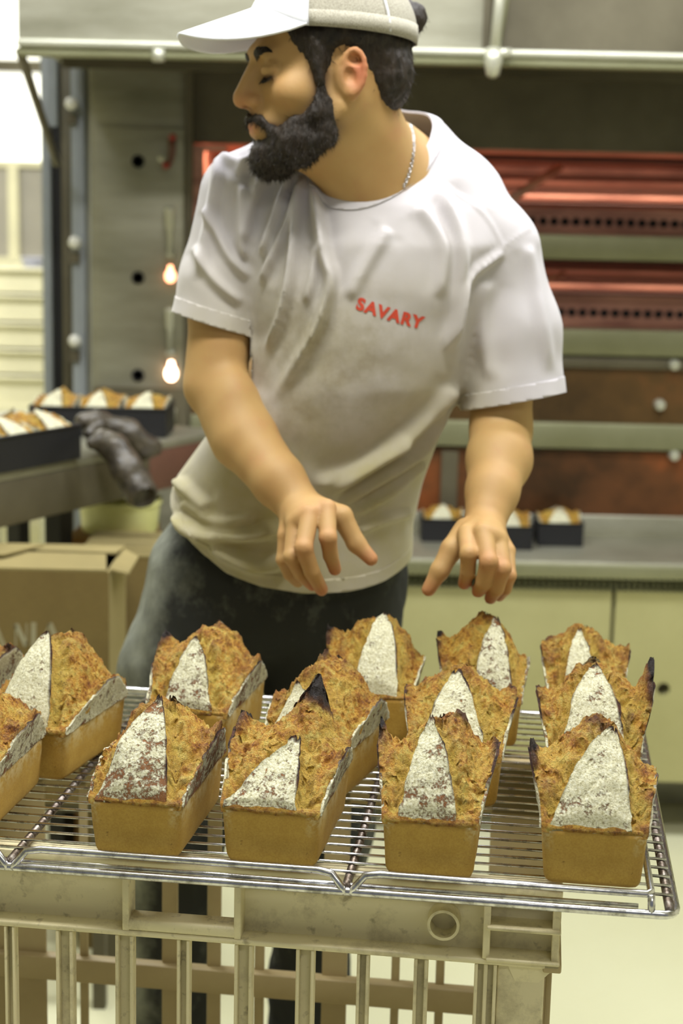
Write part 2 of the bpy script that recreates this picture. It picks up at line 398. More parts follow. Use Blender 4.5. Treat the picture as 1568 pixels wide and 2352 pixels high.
# plinth, lower cabinet, counter
CY0 = 3.62
opart('plinth', MB().box(X(430), XRIGHT, 3.93, 4.9, 0, 0.15), M['steel'])
opart('cabinet', MB().box(X(430, 3.7), XRIGHT, 3.68, 4.9, 0.19, 0.66), M['steel_dark'])
opart('cabinet_base', MB().box(X(430, 3.7), XRIGHT, 3.90, 4.9, 0.15, 0.19), M['black'])
xj = P(1400, 1550, 3.65)[0]; zp0, zp1 = P(1350, 1792, 3.65)[2], P(1350, 1356, 3.65)[2]
opart('lower_panel', MB().box(X(430, 3.65), xj-0.004, 3.65, 3.68, zp0, zp1), M['panel'], bevel=0.003)
# right panel with its round hole (ring of quads round the hole)
hx_, _, hz_ = P(1523, 1583, 3.65)
def panel_hole(x0, x1, z0, z1, y0, y1, cx, cz, r, n=32):
    V = []; Fc = []
    for y in (y0, y1):
        for k in range(n):
            a = 2*math.pi*k/n; V.append((cx+r*math.cos(a), y, cz+r*math.sin(a)))
        for k in range(n):
            a = 2*math.pi*(k+0.0)/n; dx, dz = math.cos(a), math.sin(a)
            t = min((x1-cx)/dx if dx > 1e-6 else ((x0-cx)/dx if dx < -1e-6 else 1e9), (z1-cz)/dz if dz > 1e-6 else ((z0-cz)/dz if dz < -1e-6 else 1e9))
            V.append((cx+dx*t, y, cz+dz*t))
    for k in range(n):
        l = (k+1) % n
        Fc += [(k, n+k, n+l, l), (2*n+l, 3*n+l, 3*n+k, 2*n+k), (k, l, 2*n+l, 2*n+k), (n+k, 3*n+k, 3*n+l, n+l)]
    # corners
    c0 = len(V)
    for y in (y0, y1): V += [(x0, y, z0), (x1, y, z0), (x1, y, z1), (x0, y, z1)]
    def cornerfill(off, ci, flip):
        for q, (sx, sz) in enumerate([(-1, -1), (1, -1), (1, 1), (-1, 1)]):
            best = [k for k in range(n)]
            for k in range(n):
                l = (k+1) % n; a = V[off+n+k]; b = V[off+n+l]; cc = V[ci+q]
                if (abs(a[0]-cc[0]) < 1e-7 and abs(b[2]-cc[2]) < 1e-7) or (abs(b[0]-cc[0]) < 1e-7 and abs(a[2]-cc[2]) < 1e-7):
                    Fc.append((off+n+k, ci+q, off+n+l))
    cornerfill(0, c0, 0); cornerfill(2*n, c0+4, 1)
    mb = MB(); mb.V = V; mb.F = Fc; return mb
opart('lower_panel', panel_hole(xj+0.004, XRIGHT, zp0, zp1, 3.65, 3.68, hx_, hz_, 0.016), M['panel'])
opart('hole_cup', MB().lathe([(0.0161, 0), (0.0161, 0.05), (0, 0.05)], (0, 0, 0)), M['hole'])
bpy.data.objects['hole_cup'].matrix_basis = Matrix.Translation((hx_, 3.655, hz_)) @ Matrix.Rotation(rad(-90), 4, 'X')
# comb vent strip: recessed dark band with teeth
zv0, zv1 = P(1200, 1353, 3.645)[2], P(1200, 1331, 3.645)[2]
opart('vent_recess', MB().box(X(430, 3.66), XRIGHT, 3.672, 3.69, zv0-0.01, zv1+0.01), M['hole'])
x = X(900, 3.65); k = 0
while x < 1.3:
    if k < 60: opart('vent_tooth', MB().box(x, x+0.0045, 3.646, 3.67, zv0-0.002, zv1+0.002), M['steel_green'])
    x += 0.0145; k += 1
ct = P(1300, 1291, CY0)[2]; cb = P(1300, 1329, CY0)[2]
opart('counter_front', MB().box(X(430, CY0), XRIGHT, CY0, CY0+0.03, cb, ct-0.004), M['steel_green'], bevel=0.004)
opart('counter_top', MB().box(X(430, CY0), XRIGHT, CY0+0.001, OY, ct-0.03, ct), M['steel'], bevel=0.003)
CT = ct
# sill above the counter and the deck rails
def rail(ya, yb, m='steel_green', y0=OY-0.02, px=1400, d=0.06):
    opart('deck_rail', MB().box(xl, XRIGHT, y0, y0+d, Z(yb, y0, px), Z(ya, y0, px)), M[m], bevel=0.004)
rail(1184, 1262, 'steel', OY-0.005)
rail(974, 1034); rail(758, 818); rail(541, 598)
opart('header_panel', MB().box(xl, XRIGHT, OY+0.03, OY+0.07, Z(346), Z(60)), M['steel_dark'])
opart('oven_roof', MB().box(X(205), XRIGHT, OY+0.07, 5.2, Z(60)-0.02, Z(60)), M['steel_dark'])
opart('oven_back', MB().box(xl, XRIGHT, 5.1, 5.14, 0.15, Z(60)-0.02), M['steel_dark'])
opart('oven_side', MB().box(XRIGHT-0.01, XRIGHT+0.03, OY+0.03, 5.1, 0.19, Z(60)-0.02), M['steel'])
# closed glass doors of the two lower decks
opart('deck_door', MB().box(X(425), XRIGHT, OY+0.0, OY+0.03, Z(1184), Z(1036)), M['ovenglass'])
opart('deck_door', MB().box(X(425), XRIGHT, OY+0.0, OY+0.03, Z(974), Z(832)), M['ovenglass2'])
opart('door_lip', MB().box(X(425), XRIGHT, OY-0.012, OY+0.02, Z(845), Z(820)), M['steel_dark'], bevel=0.003)
for a, b in ((996, 1045),):
    opart('door_stile', prect(1012, 1036, 1050, 1184, OY-0.012, 0.02), M['steel_dark'])
# hinge bolts
for (px, py) in ((1548, 838), (1515, 930), (1548, 1046)):
    c = P(px, py, OY-0.015)
    o = opart('bolt', MB().lathe([(0, -0.012), (0.012, -0.010), (0.014, 0), (0.014, 0.02), (0, 0.02)], n=16), M['rim'])
    o.matrix_basis = Matrix.Translation(c) @ Matrix.Rotation(rad(-90), 4, 'X')
# open chambers: lined box with racks, a perforated hearth edge and a lamp
def chamber(ya, yb, glow, nh):
    z0, z1 = Z(yb), Z(ya); y0, y1 = OY+0.03, 5.0
    opart('hearth', MB().box(xl, XRIGHT-0.02, y0, y1, z0-0.03, z0), M['copper'])
    opart('chamber_back', MB().box(xl, XRIGHT-0.02, y1, y1+0.02, z0, z1), M['copper'])
    opart('chamber_roof', MB().box(xl, XRIGHT-0.02, y0+0.02, y1, z1, z1+0.02), M['copper'])
    opart('chamber_side', MB().box(xl-0.02, xl, y0, y1, z0, z1), M['copper'])
    # perforated strip standing at the front of the hearth
    zs0, zs1 = Z(yb, y0+0.16), Z(yb-(62 if nh > 34 else 80), y0+0.16)
    opart('perforated_strip', MB().box(xl, XRIGHT-0.02, y0+0.16, y0+0.165, zs0, zs1), M['copper'])
    ring = None; x = 0.42
    for i in range(nh):
        if ring is None:
            ring = opart('vent_hole', MB().lathe([(0.0, 0.001), (0.0075, 0.001), (0.0095, -0.002), (0.011, -0.001), (0.011, 0.004)], n=12), M['hole'])
            o = ring
        else:
            o = ring.copy(); COL.objects.link(o)
        o.matrix_basis = Matrix.Translation((x, y0+0.158, (zs0+zs1)/2)) @ Matrix.Rotation(rad(-90), 4, 'X')
        x += 0.0285
    # ribs across the roof and back
    for i in range(5):
        zz = z0+0.075+i*(z1-z0-0.09)/5; yy = y0+0.25+0.13*i
        opart('cross_bar', MB().tube([(xl+0.01, yy, zz), (XRIGHT-0.03, yy, zz+0.003)], 0.008, 8), M['copper'] if i % 2 else M['bench_red'], smooth=True)
    l = area('oven_chamber_light', (0.75, OY+0.35, z1-0.012), (0.75, OY+0.4, z0), 1.6, 0.1, glow, (1.0, 0.72, 0.56))
    l2 = area('oven_chamber_light', (-0.25, OY+0.35, z1-0.012), (-0.25, OY+0.4, z0), 0.5, 0.1, glow*0.5, (1.0, 0.58, 0.4))
    MB().box(-0.05, 1.55, OY+0.30, OY+0.40, z1-0.01, z1).build('lamp_strip', M['hole'], oven).matrix_parent_inverse = Matrix.Translation(-Vector(oven.location))
chamber(347, 541, 9.0, 36)
chamber(598, 758, 4.0, 32)
# stays that hold the deck flaps open
for a, b in (((1165, 462), (1285, 384)), ((1225, 652), (1292, 630))):
    pa, pb = P(a[0], a[1], OY+0.06), P(b[0], b[1], OY+0.2)
    opart('flap_stay', MB().tube([pa, pb], 0.012 if a[1] < 500 else 0.009, 8), M['copper'], smooth=True)
# dark cross gap under the top rail, far left corner glow panel
opart('door_frame', prect(441, 334, 520, 346, OY+0.02, 0.03), M['copper'])
opart('door_frame', prect(441, 346, 466, 600, OY+0.02, 0.03), M['copper'])
# control column
opart('control_column', MB().box(X(208, py=500), X(430, py=500), OY, 5.1, 0, Z(60)), M['steel'], bevel=0.004)
opart('control_panel', prect(218, 292, 422, 892, OY-0.012, 0.012), M['steel'], bevel=0.004)
opart('seam_strip', prect(424, 150, 440, 1000, OY-0.01, 0.03), M['steel_dark'])
opart('column_lower', prect(215, 892, 428, 1010, OY-0.03, 0.03), M['steel_dark'])
for (px, py) in ((317, 371), (317, 638), (317, 862)):
    c = P(px, py, OY-0.012)
    o = opart('panel_hole', MB().lathe([(0.0, 0.0), (0.011, 0.0), (0.013, -0.004), (0.016, -0.003), (0.016, 0.003)], n=20), M['hole'])
    o.matrix_basis = Matrix.Translation(c) @ Matrix.Rotation(rad(-90), 4, 'X')
def lever(px, ya, yb, lamp):
    a, b = P(px, ya, OY-0.05), P(px, yb, OY-0.05)
    h = opart('lever_handle', MB().tube([a, a+(b-a)*0.08, a+(b-a)*0.12, a+(b-a)*0.42, a+(b-a)*0.5, b], [0.010, 0.014, 0.012, 0.011, 0.006, 0.006], 12), M['rim'], smooth=True)
    opart('lever_pivot', MB().tube([b+np.array([0, 0.045, 0]), b+np.array([0, -0.005, 0])], 0.010, 12), M['rim'], smooth=True)
lever(390, 474, 585, 0); lever(390, 706, 812, 0); lever(393, 938, 1000, 0)
def lampbulb(px, py, r, m):
    c = P(px, py, OY-0.035)
    o = opart('indicator_lamp', MB().lathe([(0, -r*1.2), (r*0.5, -r*1.1), (r*0.9, -r*0.6), (r, 0), (r*0.9, r*0.5), (r*0.55, r*1.1), (r*0.4, r*1.9), (0, r*2.0)], n=18), m, smooth=True)
    o.matrix_basis = Matrix.Translation(c)
    o = opart('lamp_socket', MB().lathe([(r*0.5, 0), (r*0.8, 0), (r*0.8, 0.035), (r*0.5, 0.035)], n=14), M['red']); o.matrix_basis = Matrix.Translation(c+np.array([0, 0, r*0.9])) @ Matrix.Rotation(rad(-90), 4, 'X')
lampbulb(391, 634, 0.0135, M['lampglass']); lampbulb(393, 858, 0.0165, M['lamphot'])
# red cranked toggle
a = [P(395, 318, OY-0.045), P(396, 345, OY-0.045), P(392, 368, OY-0.045), P(382, 380, OY-0.045)]
opart('toggle', MB().tube(a, [0.010, 0.009, 0.008, 0.011], 10), M['bench_red'], smooth=True)
for (px, py, mm) in ((396, 315, 'lampglass'), (381, 380, 'lampglass'), (370, 364, 'rim')):
    o = opart('toggle_knob', MB().lathe([(0, -0.009), (0.007, -0.006), (0.009, 0), (0.007, 0.006), (0, 0.009)], n=14), M['red'] if mm == 'lampglass' else M[mm], smooth=True); o.matrix_basis = Matrix.Translation(P(px, py, OY-0.055))
opart('toggle_stem', MB().tube([P(392, 360, OY), P(392, 360, OY-0.05)], 0.006, 8), M['rim'])
# uprights left of the control column
def upright(name, xa, xb, m, Y=OY+0.1, d=0.05, ya=None):
    return opart(name, MB().box(X(xa, Y, 500), X(xb, Y, 500), Y, Y+d, 0, Z(60)), M[m], bevel=0.003)
upright('upright', 96, 117, 'post', OY+0.28)
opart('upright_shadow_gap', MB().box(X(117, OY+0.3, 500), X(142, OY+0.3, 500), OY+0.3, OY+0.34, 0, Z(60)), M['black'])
upright('upright', 142, 164, 'steel_dark', OY+0.14)
upright('upright', 164, 196, 'post', OY+0.04, 0.08)
upright('upright', 197, 211, 'rim', OY+0.06, 0.05)
opart('hanging_rail', MB().box(X(118, OY+0.1), X(134, OY+0.1), OY+0.1, OY+0.12, Z(312), Z(150)), M['post'])
for (px, py) in ((172, 557), (172, 783), (164, 238)):
    o = opart('white_knob', MB().lathe([(0, -0.016), (0.010, -0.013), (0.016, -0.004), (0.016, 0.004), (0.010, 0.013), (0, 0.016)], n=18), M['white'], smooth=True); o.matrix_basis = Matrix.Translation(P(px, py, OY+0.02))
    opart('knob_stem', MB().tube([P(px, py, OY+0.02), P(px, py, OY+0.06)], 0.006, 8), M['steel_dark'])
    o = opart('knob_bracket', prect(px-12, py+22, px+10, py+48, OY+0.03, 0.02), M['steel_dark'])

# extractor hood
HY = 3.42
hood = empty('extractor_hood', (P(800, 130, HY)[0], HY, P(800, 150, HY)[2])); tag(hood, 'steel extractor hood with a pale rim rail above the oven', 'hood')
def hpart(name, mb, m, **k):
    o = mb.build(name, m, hood, **k); o.matrix_parent_inverse = Matrix.Translation(-Vector(hood.location)); return o
hz0, hz1 = P(800, 146, HY)[2], P(800, 106, HY)[2]
hx0 = P(42, 100, HY)[0]; hxr = 1.75; hj = P(1112, 60, HY)[0]
hpart('rim_rail', MB().box(hx0, hxr, HY-0.02, HY+0.02, (hz0+hz1)/2, hz1), M['rim'], bevel=0.006)
hpart('rim_rail_lower', MB().box(hx0, hxr, HY-0.012, HY+0.02, hz0, (hz0+hz1)/2), M['steel_green'], bevel=0.004)
hpart('front_panel', MB().box(hx0, hj-0.003, HY+0.0, HY+0.02, hz1, CEIL-0.01), M['steel'])
hpart('front_panel', MB().box(hj+0.012, hxr, HY+0.03, HY+0.05, hz1, CEIL-0.01), M['steel_dark'])
hpart('panel_joint', MB().box(hj-0.003, hj+0.012, HY-0.012, HY+0.04, hz1, CEIL-0.01), M['steel_dark'])
hpart('side_panel', MB().box(hx0, hx0+0.02, HY+0.02, OY-0.04, hz1, CEIL-0.01), M['steel'])
hpart('inner_baffle', MB().box(hx0+0.02, hxr, HY+0.4, HY+0.42, hz1-0.02, CEIL-0.01), M['steel_dark'])
hpart('light_cover', MB().box(hx0+0.15, hx0+0.6, HY+0.06, HY+0.16, hz1, hz1+0.03), M['rim'])
# brace with clamp
hpart('brace', MB().tube([P(1158, -120, HY-0.06), P(1132, 160, HY-0.04)], 0.011, 12), M['rim'], smooth=True)
hpart('brace', MB().tube([P(1180, -120, HY-0.045), P(1140, 120, HY-0.03)], 0.008, 12), M['steel_green'], smooth=True)
c = P(1132, 150, HY-0.04)
hpart('clamp', MB().tube([c+np.array([0, 0, 0.035]), c+np.array([0, 0, 0.01]), c-np.array([0, 0, 0.02]), c-np.array([0, 0, 0.026])], [0.016, 0.02, 0.014, 0.005], 12), M['rim'], smooth=True)
c = P(1156, 122, HY-0.04)
hpart('clamp_screw', MB().tube([c-np.array([0.02, 0, 0]), c+np.array([0.016, 0, 0])], 0.011, 10), M['rim'], smooth=True)
hpart('clamp_screw', MB().tube([P(364, 112, HY-0.035), P(364, 142, HY-0.035)], 0.013, 10), M['rim'], smooth=True)
# strut at the left end, from the hood's corner back to the uprights
a, b = P(46, 118, HY), P(131, 376, OY-0.02)
hpart('strut', MB().tube([a, b], 0.010, 10), M['steel_dark'], smooth=True)

# ================================================================== bread loaves
def loaf(name_label, FR, slope, L=0.17, H=0.068, apex=(0.0, 0.42), fb=(-0.72, 0.72), ears=(0.045, 0.045, 0.045, 0.045), earv=(0.45, 0.45),
         peaks=(), seed=0, w=1.0, bare=0.3, tin=False, res=1.0, group='fresh loaves on the wire rack', parent_loc=None, zrack=0.8705, hrim=0.056):
    rs = np.random.RandomState(seed)
    if parent_loc is None:
        c = Pz(FR[0], FR[1], zrack); ang = -math.atan(slope)
        ax = np.array([math.sin(-ang), math.cos(ang)]); ay = np.array([math.cos(ang), math.sin(ang)])
        cb = c[:2]-ay*0.0425*w; loc = (cb[0], cb[1], zrack); rz = ang
    else:
        loc, rz = parent_loc
    root = empty('bread_loaf', loc, rz); tag(root, name_label, 'bread', group)
    hb, hr = 0.0425*w, 0.047*w; HR = hrim; off = seed*3.7
    # ---- base block
    n = 96; levels = [0.0, 0.002, 0.006, 0.016, 0.028, 0.04, 0.050, HR-0.002, HR]
    V = []; E = []; FL = []
    if not tin:
        for li, z in enumerate(levels):
            t = z/HR; hx = hb+(hr-hb)*t**0.8; y0 = 0.004*(1-t); y1 = L-0.004*(1-t); r = 0.008
            ins = [0.004, 0.0012, 0, 0, 0, 0, 0, 0, 0.0015][li]
            cyc = (y0+y1)/2; hy = (y1-y0)/2
            for k in range(n):
                a = 2*math.pi*(k+0.5)/n; ca, sa = math.cos(a), math.sin(a)
                p = 16.0; q = (abs(ca)**p+abs(sa)**p)**(-1/p)
                x = ca*q; y = sa*q
                X_ = x*(hx-ins); Y_ = cyc+y*(hy-ins)
                V.append((X_, Y_, z))
        V = np.array(V)
        d = fbm(V+off, 45, 3)[:, None]*0.0007
        cen = np.array([0, L/2, 0.03]); nn = V-cen; nn /= np.linalg.norm(nn, axis=1)[:, None]; V[:, :2] += (nn*d)[:, :2]
        cornerness = (np.minimum(np.abs(V[:, 0])/hr, 1)**10)*(np.clip(np.abs(V[:, 1]-L/2)/(L/2), 0, 1)**10)
        E = np.clip(cornerness*0.8+0.45*(V[:, 2] < 0.003)+0.5*sstep(0.052, 0.056, V[:, 2]), 0, 1)
        FLO = sstep(0.03, 0.055, V[:, 2])*(np.abs(V[:, 0]) > hr*0.8)*0.8
        Fc = [(li*n+k, li*n+(k+1) % n, (li+1)*n+(k+1) % n, (li+1)*n+k) for li in range(len(levels)-1) for k in range(n)]
        Fc.append(tuple(range(n))[::-1]); Fc.append(tuple((len(levels)-1)*n+k for k in range(n)))
        obj('crust_base', V, Fc, M['base'], root, True, {'edge': E, 'flour': FLO})
    # ---- crumb dome
    eL, eR = ears[0], ears[1]
    def ear(v, side):
        e, c0 = (eL, earv[0]) if side < 0 else (eR, earv[1])
        t = np.where(v < c0, v/c0, (1-v)/(1-c0)); t = np.clip(t, 0, 1)
        return e*(0.10*(t > 0)+0.90*np.sin(np.pi/2*t)**1.05)
    def zc(u, v):
        f = np.sin(np.pi/2*np.clip(v/0.5, 0, 1))**0.85; g = np.sin(np.pi/2*np.clip((1-v)/0.42, 0, 1))**0.75
        dome = H*f*g*(1-0.82*np.abs(u)**2.3)
        e = np.where(u < 0, ear(v, -1), ear(v, 1))
        ue = np.clip(np.abs(u)/0.90, 0, 1); z = np.maximum(dome, 0)*(1-ue**2.6)+e*ue**2.6
        for (pu, pv, ph, pw) in peaks:
            k_ = 1.9 if abs(pu) > 0.8 else 1.0
            z = z+ph*(0.75 if abs(pu) > 0.8 else 1.0)*np.exp(-(((u-pu)/(pw*k_))**2+((v-pv)/(pw*0.55*k_))**2)**(1.3 if abs(pu) > 0.8 else 0.75))
        return z
    def xw(u, v, z):
        b = np.sin(np.pi*np.clip(v, 0, 1))**0.5
        return u*(hr+0.0115*w*b*np.clip(z/0.045, 0, 1.2))
    nu, nv = int(84*res), int(120*res)
    U, Vv = np.meshgrid(np.linspace(-1, 1, nu), np.linspace(0, 1, nv), indexing='ij')
    Zc = zc(U, Vv)
    Xc = xw(U, Vv, Zc); Yc = 0.001+Vv*(L-0.002)-0.004*np.sin(np.pi*np.clip(Vv*3, 0, 1))*(1-np.abs(U)**4)
    # the slash grooves beside the front flap
    au, av = apex
    def flapedge(v, s):
        t = np.clip(v/av, 0, 1); c = (fb[0]+fb[1])/2*(1-t)+au*t; hw_ = (fb[1]-fb[0])/2*(1-t**1.25)
        return c+s*hw_
    groove = 0
    for s in (-1, 1):
        ue = flapedge(Vv, s)
        groove = groove+np.exp(-((U-ue-s*0.13)/0.12)**2)*(Vv < av+0.1)*sstep(0, 0.1, Vv)
    inside = (U > flapedge(Vv, -1))*(U < flapedge(Vv, 1))*(Vv < av)
    pts = np.stack([Xc, Yc, Zc], -1)
    n1 = fbm(pts+off, 75, 5); n2 = fbm(pts*1.0+off+5, 230, 3); big = fbm(pts+off+9, 28, 2)
    rg = (1-2.2*np.abs(vnoise((pts+off)*120)))+0.55*(1-2.2*np.abs(vnoise((pts+off)*270+9)))
    border = np.minimum(1, np.minimum(Vv/0.05, (1-Vv)/0.05))
    rough = np.where(inside, 0.15, 1.0)*np.clip(border, 0.15, 1)
    Zd = Zc-0.011*np.minimum(groove, 1.0)*border+(n1*0.0040+n2*0.0022+big*0.0060+(rg-0.7)*0.0026)*rough
    Zd = Zd+sstep(0.86, 1.0, np.abs(U))*(np.abs(n1)*0.004)*sstep(0.012, 0.03, Zc)
    Yd = Yc+(n2*0.0018+n1*0.002-(rg-0.7)*0.0016)*rough; Xc = Xc+fbm(pts+off+31, 160, 4)*0.0016*rough*(1-np.abs(U)**6)
    crest = sstep(0.78, 1.0, np.abs(U))*sstep(0.034, 0.054, Zc)*0.95
    burn = crest*(0.75+0.35*n1)
    for (pu, pv, ph, pw) in peaks:
        burn = burn+sstep(0.25, 0.95, np.exp(-(((U-pu)/pw)**2+((Vv-pv)/(pw*0.55))**2)))*np.clip(ph/0.02, 0.4, 1.2)
    burn = burn+0.16*sstep(0.05, 0.075, Zc)*sstep(0.2, 0.6, big+0.3)
    opn = np.clip(np.minimum(groove, 1)+sstep(0.2, 0.55, -big)*0.6, 0, 1)*(1-crest)
    toast = np.clip(0.05+0.40*(rg-0.8)+0.40*n1+0.55*sstep(0.045, 0.078, Zc)+0.5*sstep(0.62, 0.95, np.abs(U))*sstep(0.015, 0.04, Zc)+0.5*sstep(0.1, 0.5, big)-0.8*opn, 0, 0.95)
    # skirt
    ring = [(i, 0) for i in range(nu)]+[(nu-1, j) for j in range(1, nv)]+[(i, nv-1) for i in range(nu-2, -1, -1)]+[(0, j) for j in range(nv-2, 0, -1)]
    V = np.stack([Xc, Yd, HR+Zd], -1).reshape(-1, 3)
    idx = np.arange(nu*nv).reshape(nu, nv)
    q = np.stack([idx[:-1, :-1], idx[1:, :-1], idx[1:, 1:], idx[:-1, 1:]], -1).reshape(-1, 4).tolist()
    rid = [int(idx[a]) for a in ring]; nb = len(rid); base0 = len(V)
    SK = []
    for a in rid:
        v = V[a]; SK.append((np.clip(v[0], -hr+0.001, hr-0.001), v[1], HR-0.004))
    V2 = np.vstack([V, np.array(SK)])
    q += [(rid[k], base0+k, base0+(k+1) % nb, rid[(k+1) % nb]) for k in range(nb)]
    att = lambda a: np.concatenate([a.reshape(-1), np.zeros(nb)])
    obj('torn_crumb', V2, q, M['crumb'], root, True, {'burn': att(burn), 'open': att(opn), 'toast': att(toast)})
    if not tin:
        npt = 40; tt = np.linspace(-1, 1, npt); cpts = np.stack([tt*(hr-0.0015), 0.0030+0.0022*np.abs(tt)**8, np.full(npt, HR+0.0012)], -1)
        rr_ = 0.0042*(1-0.25*np.abs(tt)**6)+0.0014*fbm(cpts+off, 60, 3); lp = MB().tube(cpts, list(rr_), 12)
        lv = np.array(lp.V); lv = lv+0.0006*fbm(lv+off, 130, 3)[:, None]
        obj('crust_lip', lv, lp.F, M['crumb'], root, True, {'toast': np.clip(0.45+0.6*fbm(lv+off, 50, 3), 0.1, 0.95), 'burn': np.zeros(len(lv)), 'open': np.full(len(lv), 0.2)})
    # ---- side flaps: floured walls that stand up to the ears
    for side in (-1, 1):
        ns, nt = int(70*res), 12
        S, T = np.meshgrid(np.linspace(0.0, 1.0, ns), np.linspace(0, 1, nt), indexing='ij')
        e = ear(S, side)+0.002; jag = fbm(np.stack([S*0.3, S*0, S*0+side], -1)+off, 60, 4)*0.0022
        zz = HR-0.001+T*(e+jag*sstep(0.3, 1, T))
        xx = np.abs(xw(np.ones_like(S)*side, S, zz-HR))+0.0012+0.0010*fbm(np.stack([S*0.15, T*0.02, T*0+side], -1)+off, 90, 3)
        yy = 0.002+S*(L-0.004)
        Vo = np.stack([side*xx, yy, zz], -1).reshape(-1, 3); Vi = np.stack([side*(xx-0.0028), yy, zz-0.0006], -1).reshape(-1, 3)
        id2 = np.arange(ns*nt).reshape(ns, nt); Q = []
        qq = np.stack([id2[:-1, :-1], id2[1:, :-1], id2[1:, 1:], id2[:-1, 1:]], -1).reshape(-1, 4)
        Q += (qq if side > 0 else qq[:, ::-1]).tolist(); Q += ((qq[:, ::-1] if side > 0 else qq)+ns*nt).tolist()
        top = id2[:, -1]; Q += [(int(top[k]), int(top[k+1]), int(top[k+1])+ns*nt, int(top[k])+ns*nt) for k in range(ns-1)]
        bn = sstep(0.86, 1.0, T)*sstep(0.02, 0.04, e)*0.8
        br = np.clip(bare*0.7+0.15*sstep(0.2, 0.0, T), 0, 1)
        obj('side_flap', np.vstack([Vo, Vi]), Q, M['flap'], root, True, {'burn': np.tile(bn.reshape(-1), 2), 'bare': np.tile(br.reshape(-1), 2)})
    # ---- front and rear flaps: floured tongues lying on the dome
    for which in ('front_flap', 'rear_flap'):
        ns, nt = int(56*res), int(64*res)
        S, T = np.meshgrid(np.linspace(-1, 1, ns), np.linspace(0, 1, nt), indexing='ij')
        if which == 'front_flap':
            A = av; c = (fb[0]+fb[1])/2*(1-T)+au*T; b_ = 0
        else:
            A = 0.26; c = 0*T
        hw_ = (fb[1]-fb[0])/2*(1-T**1.06)+0.015
        jag = fbm(np.stack([T*0.4, S*0+np.sign(S), T*0], -1)+off+3, 22, 4)
        u = c+S*(hw_+0.035*jag*np.abs(S)**2)
        v = T*A*(1+0.02*fbm(np.stack([S*0.3, T*0, T*0], -1)+off, 12, 3)) if which == 'front_flap' else 1-T*A
        z = zc(u, v); lift = 0.0022+0.0035*np.abs(S)**4*sstep(0.1, 0.4, T)+0.004*sstep(0.8, 1, T)
        x = xw(u, v, z)
        y = 0.001+v*(L-0.002)
        if which == 'front_flap': y = y-0.0045*sstep(0.0, 0.12, T)*(1-np.abs(S)**6*0.3)-0.001
        p3 = np.stack([x, y, z], -1)
        nz = fbm(p3+off+7, 120, 4)*0.0011+fbm(p3+off+2, 35, 2)*0.0016
        # cracks in the crust
        cr = np.abs(fbm(p3*np.array([1.0, 0.4, 0.4])+off+11, 42, 3)); nz = nz-0.0016*sstep(0.10, 0.0, cr)*sstep(0.1, 0.3, T)
        zz = HR+z+lift+nz-0.001*(T < 0.02)
        Vo = np.stack([x, y, zz], -1).reshape(-1, 3); Vi = np.stack([x*0.99, y+0.0015, zz-0.0038], -1).reshape(-1, 3)
        id2 = np.arange(ns*nt).reshape(ns, nt); qq = np.stack([id2[:-1, :-1], id2[1:, :-1], id2[1:, 1:], id2[:-1, 1:]], -1).reshape(-1, 4)
        if which == 'rear_flap': qq = qq[:, ::-1]
        Q = qq.tolist()+(qq[:, ::-1]+ns*nt).tolist()
        rg = [int(id2[i, 0]) for i in range(ns)]+[int(id2[-1, j]) for j in range(1, nt)]+[int(id2[i, -1]) for i in range(ns-2, -1, -1)]+[int(id2[0, j]) for j in range(nt-2, 0, -1)]
        Q += [(rg[k], rg[(k+1) % len(rg)], rg[(k+1) % len(rg)]+ns*nt, rg[k]+ns*nt) for k in range(len(rg))]
        bn = sstep(0.80, 1.0, np.abs(S))*np.where(S > 0, 0.95, 0.55)*sstep(0.08, 0.3, T)*(0.8+0.5*jag)+sstep(0.88, 1, T)*0.8
        br = bare*(0.5+0.6*sstep(0.2, 0.9, S)*sstep(0.6, 0.1, T))+0.5*sstep(0.06, 0.0, T)*bare
        obj(which, np.vstack([Vo, Vi]), Q, M['flap'], root, True, {'burn': np.tile(np.clip(bn, 0, 1).reshape(-1), 2), 'bare': np.tile(np.clip(br, 0, 1).reshape(-1), 2)})
    return root

# front row, left to right; then the rows behind
loaf('leftmost loaf of the front four, with a curled knob in its flour patch', (405, 1981), 0.17, 0.175, 0.070, (0.02, 0.50), (-0.84, 0.66), (0.026, 0.044), (0.5, 0.62), ((0.0, 0.55, 0.010, 0.14), (-0.42, 0.20, 0.010, 0.16)), 1, 1.0, 0.62)
loaf('loaf with a tall burnt peak rising behind its wide flour patch', (720, 2003), 0.18, 0.175, 0.050, (0.22, 0.40), (-0.90, 0.50), (0.044, 0.038), (0.7, 0.45), ((0.30, 0.84, 0.062, 0.34), (-0.95, 0.78, 0.014, 0.16)), 2, 1.04, 0.35)
loaf('third loaf of the front row, with two flaring brown ears', (1083, 2028), 0.14, 0.155, 0.072, (-0.12, 0.46), (-0.66, 0.54), (0.052, 0.052), (0.55, 0.55), ((-0.15, 0.50, 0.012, 0.12), (0.35, 0.62, 0.012, 0.2), (-1.0, 0.6, 0.014, 0.12)), 3, 0.98, 0.45)
loaf('rightmost loaf of the front row, with cracked flour triangle and burnt left ear', (1470, 2049), 0.129, 0.160, 0.074, (0.26, 0.46), (-0.84, 0.68), (0.052, 0.036), (0.42, 0.4), ((-1.0, 0.42, 0.016, 0.20), (0.0, 0.55, 0.006, 0.3)), 4, 1.06, 0.2)
loaf('loaf cut off by the left edge of the picture, nearer of the two there', (-39, 1930), 0.16, 0.170, 0.070, (0.0, 0.45), (-0.7, 0.6), (0.034, 0.038), (0.5, 0.70), (), 5, 1.0, 0.3)
